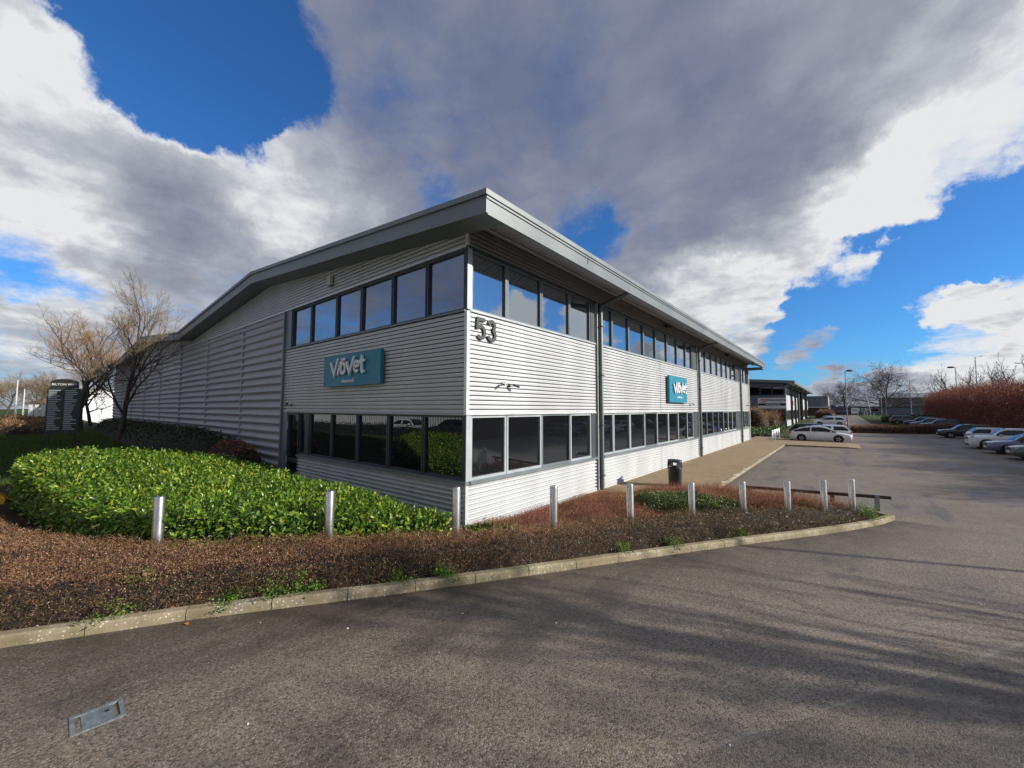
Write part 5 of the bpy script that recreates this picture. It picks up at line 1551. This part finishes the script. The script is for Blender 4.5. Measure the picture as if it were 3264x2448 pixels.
# ------------------------------------------------------------------ far buildings
fb_ = empty('far_grey_building', (0, 150, 0.4)); tag(fb_, 'flat-roofed dark grey building with a pale canopy beyond the neighbouring unit', 'building')
MB().box(-8, 4.0, 0, 22, -1, 6.6).build('main_block', 'greywall', fb_)
MB().box(-8.1, 4.1, -0.1, 22.1, 6.6, 6.8).build('parapet', 'frame_light', fb_)
MB().box(-8, 4.6, -1.6, -0.01, 3.1, 3.5).build('canopy', 'silver', fb_)
MB().box(-8, 4.2, -0.5, -0.02, -0.5, 3.0).build('lower_wall', 'brickwall', fb_)
MB().box(4.05, 4.2, 1, 20, 3.6, 6.4).build('side_panel', 'silver', fb_)
fc_ = empty('far_low_building', (12, 168, 0.8)); tag(fc_, 'long low grey building behind the white board and dark van', 'building')
MB().box(-7.5, 22, 0, 14, -1, 3.0).build('main_block', 'greywall', fc_)
MB().box(-7.7, 22.2, -0.3, 14.2, 3.0, 3.25).build('roof', 'frame_dark', fc_)
for k in range(5):
    o = MB().box(-6.6 + k * 2.3, -4.6 + k * 2.3, -0.08, -0.02, 1.5, 2.7).build('window', 'frame_light', fc_)
    MB().quad((-6.5 + k * 2.3, -0.09, 1.6), (-4.7 + k * 2.3, -0.09, 1.6), (-4.7 + k * 2.3, -0.09, 2.6), (-6.5 + k * 2.3, -0.09, 2.6)).build('pane', 'glass_up', o)
fd_ = empty('far_sheds', (55, 260, 1.6)); tag(fd_, 'grey sheds on the horizon between the round tree and the beech hedge', 'building')
MB().box(-32, 10, 0, 20, -1, 7.2).build('wall', 'greywall', fd_)
mb = MB().add([(-33, -0.5, 7.2), (11, -0.5, 7.2), (11, 20.5, 7.2), (-33, 20.5, 7.2), (-33, 10, 9.6), (11, 10, 9.6)], [(0, 1, 5, 4), (2, 3, 4, 5), (0, 4, 3), (1, 2, 5)]); mb.build('roof', 'frame', fd_)
bb = empty('estate_board', (10.0, 138.3, g1(10, 138.3))); tag(bb, 'white estate board on two posts on the grass verge', 'sign')
MB().box(-0.75, 0.75, -0.05, 0.05, 0.95, 2.5).build('board', 'white', bb)
MB().box(-0.5, 0.5, -0.06, -0.052, 1.75, 2.0).build('print_bar', 'car_blue', bb)
for s_ in (-0.65, 0.65): MB().box(s_ - 0.05, s_ + 0.05, 0.052, 0.14, -0.2, 2.5).build('post', 'white', bb)
for k, (x, y) in enumerate([(12.4, 172), (12.7, 160), (13.0, 150), (13.3, 141), (13.6, 132)]):
    root = empty('marker_post', (x, y, g1(x, y))); tag(root, '%s white marker post from the estate board along the verge' % ordn[k], 'post', 'white posts on the verge')
    MB().box(-0.11, 0.11, -0.11, 0.11, -0.1, 1.15).build('shaft', 'white', root); MB().box(-0.115, 0.115, -0.115, 0.115, 1.15, 1.22).build('cap', 'white', root)
for k, (x, y) in enumerate([(2.6, 142), (3.4, 135), (4.2, 128), (5.0, 121), (5.6, 116), (6.6, 112), (7.4, 109), (8.1, 107)]):
    root = empty('marker_post', (x, y, g1(x, y))); tag(root, '%s white post of the far row, counted from the grey building' % ordn[k], 'post', 'white posts by the far access road')
    MB().box(-0.09, 0.09, -0.09, 0.09, -0.1, 1.0).build('shaft', 'white', root); MB().box(-0.095, 0.095, -0.095, 0.095, 1.0, 1.06).build('cap', 'white', root)

# ------------------------------------------------------------------ lamp posts


def lamp(x, y, H, kind, az_, label, lean=0.0, m='galv'):
    root = empty('street_lamp', (x, y, g1(x, y)), az_); tag(root, label, 'street lamp', 'lamp posts')
    MB().tube([(0, 0, -0.2), (0, 0, 1.4)], 0.105, 10).build('base', m, root)
    MB().tube([(0, 0, 1.4), (lean, 0, H)], [0.075, 0.055], 10).build('column', m, root)
    if kind == 'disc':
        MB().tube([(lean, 0, H - 0.05), (lean + 0.35, 0, H + 0.02)], 0.045, 6).build('arm', m, root)
        q = MB().lathe([(0.001, H + 0.20), (0.35, H + 0.15), (0.55, H + 0.02), (0.56, H - 0.04), (0.45, H - 0.10), (0.001, H - 0.12)], 18)
        q.v = [(lean + 0.75 + a * 1.05, b * 0.8, c) for a, b, c in q.v]; q.build('lantern', 'charcoal', root)
    elif kind == 'arm':
        MB().tube([(lean, 0, H - 0.02), (lean + 1.2, 0, H + 0.16)], 0.045, 6).build('arm', m, root)
        MB().prism([(0, 0), (0.75, 0.10), (0.75, 0.18), (0, 0.14)], (lean + 1.1, 0.12, H + 0.08), (1, 0, 0), (0, 0, 1), (0, -1, 0), 0.24).build('lantern', m, root)
    return root


RA = math.atan2(0.632, 0.775)
lamp(7.7, 79.0, 9.1, 'disc', RA, 'grey lamp post with dark disc head beside the white parked cars')
lamp(22.7, 96.3, 9.9, 'disc', RA + math.pi, 'lamp post with dark disc head rising above the beech hedge')
lamp(26.8, 106, 12.3, 'arm', RA, 'tall lamp post with a straight arm above the beech hedge')
lamp(19.9, 126.5, 9.0, 'arm', RA, 'lamp post with a straight arm left of the beech hedge')
lamp(15.3, 122.7, 9.0, 'disc', RA + 2.2, 'lamp post with dark disc head before the large round tree')
lamp(29.4, 91, 9.6, 'arm', RA + math.pi, 'lamp post with an arm among the branches at the right edge')
lamp(13.9, 155, 8.3, 'none', 0.3, 'leaning pale pole before the large round tree', lean=-1.0, m='offwhite')
lamp(16.9, 162.8, 9.0, 'none', 0.0, 'plain grey pole right of the leaning pole')
lamp(22.0, 10.9, 9.0, 'arm', RA + 2.6, 'lamp post right of the frame casting a thin shadow across the road')
for k, (x, y, H) in enumerate([(-72, -7.0, 5.2), (-74, -6.4, 4.2)]):
    lamp(x, y, H, 'none', 0, ['taller white pole at the far left edge', 'shorter white pole at the far left edge'][k], m='offwhite')

# white gate and building at far left
gt = empty('white_gate', (-62, -4.6, g1(-62, -4.6)), rad(75)); tag(gt, 'white upright gate or cabinet at far left behind the directory board', 'gate')
for k in range(7): MB().box(-1.5 + k * 0.46, -1.5 + k * 0.46 + 0.3, -0.05, 0.05, 0.15, 2.2).build('board', 'white', gt)
for z in (0.5, 1.8): MB().box(-1.6, 1.7, 0.052, 0.12, z, z + 0.15).build('rail', 'white', gt)
wb = empty('white_shed', (-105, 5.5, 0.3)); tag(wb, 'sunlit white ribbed shed seen between the left tree trunks', 'building')
vs = []; fs = []
pr = profile(-0.5, 6.2, 0.3, COARSE)
for z, d in pr: vs += [(d, -6.0, z), (d, 4.0, z)]
fs = [(2 * i, 2 * i + 1, 2 * i + 3, 2 * i + 2) for i in range(len(pr) - 1)]
link('wall', npmesh('shed_wall', np.array(vs), np.array(fs)), 'white', wb)
MB().box(-18, -0.1, -6, 4, -0.5, 6.2).build('side_wall', 'white', wb)
MB().box(-18.3, 0.4, -6.3, 4.3, 6.2, 6.5).build('roof', 'sage', wb)

# ------------------------------------------------------------------ cars


def car(name, label, x, y, rz, paint, L=4.4, W=1.78, H=1.47, style='hatch', z=None, wheels=('alloy',), group='parked cars'):
    """local +x is the nose"""
    root = empty(name, (x, y, g1(x, y) if z is None else z), rz); tag(root, label, 'car', group)
    hw = W / 2
    st = {'hatch': dict(deck=0.0, rb=-0.47, rt=-0.36, ft=0.02, fb=0.235, belt=0.62, hood=0.66, nose=0.50, roof=1.0),
          'saloon': dict(deck=0.0, rb=-0.485, rt=-0.15, ft=0.02, fb=0.27, belt=0.60, hood=0.64, nose=0.46, roof=1.0),
          'suv': dict(deck=0.0, rb=-0.475, rt=-0.40, ft=0.04, fb=0.21, belt=0.63, hood=0.665, nose=0.56, roof=1.0)}[style]
    xs = np.concatenate([[-0.5, -0.497, -0.485, -0.45], np.linspace(-0.40, 0.40, 17), [0.43, 0.46, 0.485, 0.497, 0.5]]) * L
    zb = 0.17
    # lower body: cross sections from sill to shoulder to centre
    ring = []
    for xx in xs:
        u = xx / L
        e = max(0.0, (abs(u) - 0.36) / 0.14)
        plan = 1 - 0.20 * e ** 2.6 - (0.10 if abs(u) > 0.499 else 0)
        sh = H * st['belt']
        if u > st['fb'] - 0.04:
            t = min(1, (u - (st['fb'] - 0.04)) / (0.5 - st['fb'] + 0.04)); sh = H * (st['belt'] + (st['hood'] - st['belt']) * 0 - (st['belt'] - st['nose']) * t ** 1.7)
        elif u < -0.40:
            t = (-0.40 - u) / 0.10; sh = H * (st['belt'] + (0.02 if style != 'saloon' else 0.05) * (1 - t)) - 0.10 * t ** 3
        lo = zb + 0.10 * e ** 2
        w_ = hw * plan
        crown = 0.035
        ring.append([(xx, w_ * 0.90, lo), (xx, w_ * 0.975, lo + 0.10), (xx, w_, lo + 0.45 * (sh - lo)), (xx, w_ * 0.985, lo + 0.75 * (sh - lo)), (xx, w_ * 0.94, sh - 0.015), (xx, w_ * 0.80, sh + crown * 0.55), (xx, w_ * 0.4, sh + crown), (xx, 0, sh + crown * 1.1)])
    mb = MB(); nx_ = len(xs); K = len(ring[0])
    for sgn_ in (1, -1):
        vs_ = [(p_[0], p_[1] * sgn_, p_[2]) for r_ in ring for p_ in r_]
        fs_ = []
        for i in range(nx_ - 1):
            for k in range(K - 1):
                q_ = (i * K + k, (i + 1) * K + k, (i + 1) * K + k + 1, i * K + k + 1)
                fs_.append(q_ if sgn_ < 0 else tuple(reversed(q_)))
        mb.add(vs_, fs_, True)
    for i in (0, nx_ - 1):
        a_ = ring[i]; pts_ = [(p_[0], p_[1], p_[2]) for p_ in a_] + [(p_[0], -p_[1], p_[2]) for p_ in reversed(a_[:-1])]
        mb.add(pts_, [tuple(range(len(pts_)))])
    body = mb.build('body', paint, root)
    # greenhouse
    gxs = np.unique(np.concatenate([np.linspace(st['rb'], st['rt'], 6), np.linspace(st['rt'], st['ft'], 9), np.linspace(st['ft'], st['fb'], 7)])) * L
    zs_ = H * st['belt'] + 0.0
    def top(u):
        if u < st['rt']: t = max(0.0, (u - st['rb']) / (st['rt'] - st['rb'])); return zs_ + 0.02 + (H * (0.965 if style != 'saloon' else 0.98) - zs_ - 0.02) * (t ** 0.8 if style != 'saloon' else math.sin(t * math.pi / 2) ** 1.0)
        if u > st['ft']: t = max(0.0, (st['fb'] - u) / (st['fb'] - st['ft'])); return zs_ + 0.03 + (H * 0.99 - zs_ - 0.03) * math.sin(t * math.pi / 2) ** 0.95
        t = (u - st['rt']) / (st['ft'] - st['rt']); return H * ((0.965 if style != 'saloon' else 0.98) + 0.03 * math.sin(t * math.pi * 0.75))
    fr_ = [0.0, 0.14, 0.5, 0.86, 1.0]
    sec = []
    for xx in gxs:
        u = xx / L; zt_ = top(u); e = max(0.0, (abs(u) - 0.3) / 0.2); wb_ = hw * 0.93 * (1 - 0.10 * e); wt_ = hw * 0.70 * (1 - 0.06 * e)
        fct = (zt_ - zs_) / (H - zs_)
        wtt = wb_ + (wt_ - wb_) * fct
        col_ = [(xx, wb_ + (wtt - wb_) * f, zs_ - 0.01 + (zt_ - 0.05 * fct - zs_ + 0.01) * f) for f in fr_]
        col_ += [(xx, wtt * 0.93, zt_ - 0.012 * fct), (xx, wtt * 0.5, zt_ + 0.008), (xx, 0, zt_ + 0.012)]
        sec.append(col_)
    paint_b = MB(); side = {(a_, b_): MB() for a_ in (1, -1) for b_ in (0, 1)}; ws_b = MB(); rw_b = MB(); bp = (-0.16, -0.135)
    for sgn_ in (1, -1):
        for i in range(len(gxs) - 1):
            um = (gxs[i] + gxs[i + 1]) / 2 / L
            for k in range(len(sec[0]) - 1):
                q_ = [sec[i][k], sec[i + 1][k], sec[i + 1][k + 1], sec[i][k + 1]]
                q_ = [(a_, b_ * sgn_, c_) for a_, b_, c_ in q_]
                if sgn_ > 0: q_ = q_[::-1]
                tgt = paint_b
                if 1 <= k <= 2 and st['rb'] + 0.045 < um < st['fb'] - 0.02 and not (bp[0] < um < bp[1]):
                    tgt = side[(sgn_, 1 if um > bp[1] else 0)]
                elif k >= 5 and um > st['ft'] + 0.005: tgt = ws_b
                elif k >= 5 and um < st['rt'] - 0.005 and um > st['rb'] + 0.012: tgt = rw_b
                tgt.quad(*q_, smooth=True)
    paint_b.build('cabin', paint, root)
    for q_ in side.values(): q_.build('side_window', 'glass_car', root)
    ws_b.build('windscreen', 'glass_car', root); rw_b.build('rear_window', 'glass_car', root)
    # wheels
    r_ = 0.315 if style != 'suv' else 0.35
    for wx in (0.295 * L, -0.295 * L):
        for s_ in (1, -1):
            yo = s_ * (hw - 0.015)
            MB().prism([((r_ + 0.06) * math.cos(a_ * 0.2618), (r_ + 0.06) * math.sin(a_ * 0.2618)) for a_ in range(24)], (wx, yo - s_ * 0.20, r_ + 0.02), (1, 0, 0), (0, 0, 1), (0, s_, 0), 0.218).build('wheel_arch', 'black', root)
            wh = MB(); n_ = 22
            pr_ = [(r_ * 0.66, -0.012), (r_ * 0.72, 0.0), (r_ * 0.96, 0.0), (r_, -0.02), (r_, -0.19), (r_ * 0.9, -0.2)]
            vs_ = [(wx + q0 * math.cos(2 * math.pi * k / n_), yo + s_ * (0.040 + q1), r_ + q0 * math.sin(2 * math.pi * k / n_)) for q0, q1 in pr_ for k in range(n_)]
            fs_ = [(i * n_ + k, i * n_ + (k + 1) % n_, (i + 1) * n_ + (k + 1) % n_, (i + 1) * n_ + k) for i in range(len(pr_) - 1) for k in range(n_)]
            w_o = wh.add(vs_, fs_).build('wheel', 'rubber', root)
            rim = MB()
            for k in range(5):
                a0 = k * 1.2566
                pp = [(0.05, a0 - 0.5), (r_ * 0.64, a0 - 0.20), (r_ * 0.64, a0 + 0.20), (0.05, a0 + 0.5)]
                rim.prism([(q0 * math.cos(a_), q0 * math.sin(a_)) for q0, a_ in pp], (wx, yo + s_ * 0.0265, r_), (1, 0, 0), (0, 0, 1), (0, s_, 0), 0.012)
            rim.prism([(r_ * 0.66 * math.cos(a_ * 0.3142), r_ * 0.66 * math.sin(a_ * 0.3142)) for a_ in range(20)], (wx, yo + s_ * 0.0195, r_), (1, 0, 0), (0, 0, 1), (0, s_, 0), 0.004) if False else None
            rim.build('rim', 'alloy', w_o)
    zn = H * st['nose']
    for s_ in (1, -1):
        MB().add([(0.490 * L, s_ * hw * 0.80, zn * 0.93), (0.497 * L, s_ * hw * 0.48, zn * 0.90), (0.497 * L, s_ * hw * 0.50, zn * 1.01), (0.455 * L, s_ * hw * 0.86, zn * 1.12), (0.43 * L, s_ * hw * 0.925, zn * 1.12), (0.455 * L, s_ * hw * 0.93, zn * 0.95)],
                 [(0, 1, 2, 3), (0, 3, 4, 5)]).build('headlight', 'frame_light', root)
        MB().box(-0.502 * L, -0.47 * L, s_ * hw * 0.62, s_ * hw * 0.885, H * 0.50, H * 0.61).build('tail_light', 'red', root)
        mi = MB(); mi.prism([(0, 0), (0.17, 0.02), (0.19, 0.12), (0.02, 0.13)], (st['fb'] * L * 0.72, s_ * hw * 0.93, zs_ + 0.03), (0, s_, 0), (0, 0, 1), (-0.12, 0, 0), 1.0); mi.build('mirror', paint, root)
        for xh in (-0.02, -0.22): MB().box(xh * L, xh * L + 0.16, s_ * hw * 0.985, s_ * hw * 1.005, H * 0.515, H * 0.53).build('door_handle', paint, root)
        for xh in (0.215, -0.02 + 0.035 - 0.16, -0.33): MB().box(xh * L, xh * L + 0.008, s_ * hw * 0.992, s_ * hw * 0.9995, 0.30, H * 0.585).build('door_gap', 'black', root)
    MB().box(0.485 * L, 0.503 * L, -hw * 0.45, hw * 0.45, zn * 0.80, zn * 0.93).build('grille', 'black', root)
    MB().box(0.485 * L, 0.505 * L, -hw * 0.6, hw * 0.6, 0.26, 0.36).build('lower_grille', 'black', root)
    MB().box(0.498 * L, 0.508 * L, -0.26, 0.26, 0.40, 0.51).build('number_plate', 'white', root)
    MB().box(-0.507 * L, -0.497 * L, -0.26, 0.26, 0.60, 0.71).build('number_plate', 'yellow', root)
    return root


# bays in front of the building
car('parked_car', 'white saloon with sloping tail, nearest car beside the paved ramp', 5.25, 41.0, rad(0), 'car_white', 4.6, 1.78, 1.47, 'saloon')
car('parked_car', 'white hatchback parked just behind the white saloon', 5.55, 43.7, rad(180), 'car_white', 4.2, 1.78, 1.52, 'hatch')
car('parked_car', 'dark car whose roof shows behind the two nearest white cars', 4.6, 47.0, rad(0), 'car_black', 4.3, 1.75, 1.50, 'hatch')
car('parked_car', 'white car in the farther bays, in front of the silver-roofed one', 5.4, 79.5, rad(180), 'car_white', 4.4, 1.8, 1.55, 'hatch', group='parked cars')
car('parked_car', 'grey-blue car in the farther bays beside the neighbouring unit', 5.0, 84.5, rad(180), 'car_silver', 4.5, 1.8, 1.55, 'suv')
# bays along the beech hedge
car('parked_car', 'pale green car cut off by the right edge of the picture', 16.9, 32.0, rad(180), 'car_green', 4.3, 1.78, 1.45, 'hatch')
car('parked_car', 'metallic blue-grey hatchback, second car from the right edge', 16.75, 36.3, rad(180), 'car_blue', 4.3, 1.78, 1.46, 'hatch')
car('parked_car', 'white crossover between the blue-grey hatchback and the silver hatchback', 16.7, 41.0, rad(180), 'car_white', 4.4, 1.84, 1.62, 'suv')
car('parked_car', 'silver-white hatchback parked tail outwards beside the white crossover', 17.5, 46.8, rad(0), 'car_silver', 4.2, 1.76, 1.47, 'hatch')
car('parked_car', 'black hatchback at the end of the clipped hedge', 17.1, 57.0, rad(180), 'car_black', 4.3, 1.78, 1.5, 'hatch')
car('parked_car', 'navy car behind the clipped hedge, nearest the black hatchback', 17.6, 74.0, rad(180), 'car_navy', 4.4, 1.78, 1.5, 'hatch')
car('parked_car', 'dark car behind the clipped hedge, second beyond the black hatchback', 17.2, 79.5, rad(180), 'car_grey', 4.4, 1.78, 1.48, 'hatch')
car('parked_car', 'dark blue car behind the clipped hedge, third beyond the black hatchback', 17.0, 85.0, rad(180), 'car_navy', 4.4, 1.78, 1.5, 'hatch')
car('parked_car', 'black estate car farthest along the hedge, tail towards the access road', 15.9, 91.5, rad(0), 'car_black', 4.6, 1.8, 1.55, 'suv')
car('parked_car', 'dark van parked before the far low building', 6.6, 160.0, rad(180), 'car_navy', 7.5, 2.4, 2.5, 'suv')

# ------------------------------------------------------------------ across the road behind the viewer (seen mirrored in the dark ground-floor glass)
box_hedge('road_hedge', 'clipped hedge across the road mirrored in the shaded windows', [(-44, -14.4), (-4, -14.4), (-4, -13.4), (-44, -13.4)], 1.0, 5000, 'shadeleaf', 'core_green', 0.12, 0.06, 0.06, 0.3, 0.35)
for k, (x, pn, lb) in enumerate([(-8.0, 'car_white', 'white estate across the road, mirrored in the shaded windows'), (-13.6, 'car_green', 'dark green car across the road, mirrored in the shaded windows'), (-19.2, 'car_navy', 'navy car across the road, mirrored in the shaded windows'), (-25.0, 'car_white', 'white car across the road, mirrored in the side door')]):
    car('parked_car', lb, x, -16.8, rad(0 if k % 2 else 180), pn, 4.6, 1.8, 1.5, 'suv' if k == 0 else 'hatch', group='cars across the road')
ob = empty('opposite_warehouse', (-22, -20.5, 0.4)); tag(ob, 'pale ribbed warehouse across the road, mirrored in the shaded windows', 'building')
vs = []; fs = []; xx = -30.0
prx = []
while xx < 30:
    for f, d in ((0, 0), (0.18, 0), (0.2, -0.04), (0.38, -0.04)): prx.append((xx + f, d))
    xx += 0.4
for x_, d_ in prx: vs += [(x_, d_, -0.5), (x_, d_, 7.5)]
link('wall', npmesh('opposite_wall', np.array(vs), np.array([(2 * i, 2 * i + 1, 2 * i + 3, 2 * i + 2) for i in range(len(prx) - 1)])), 'offwhite', ob)
MB().box(-30.5, 30.5, -12, 0.3, 7.5, 7.9).build('roof', 'sage', ob)
MB().box(-30, 30, -11.8, -0.2, -0.5, 7.5).build('side_wall', 'offwhite', ob)
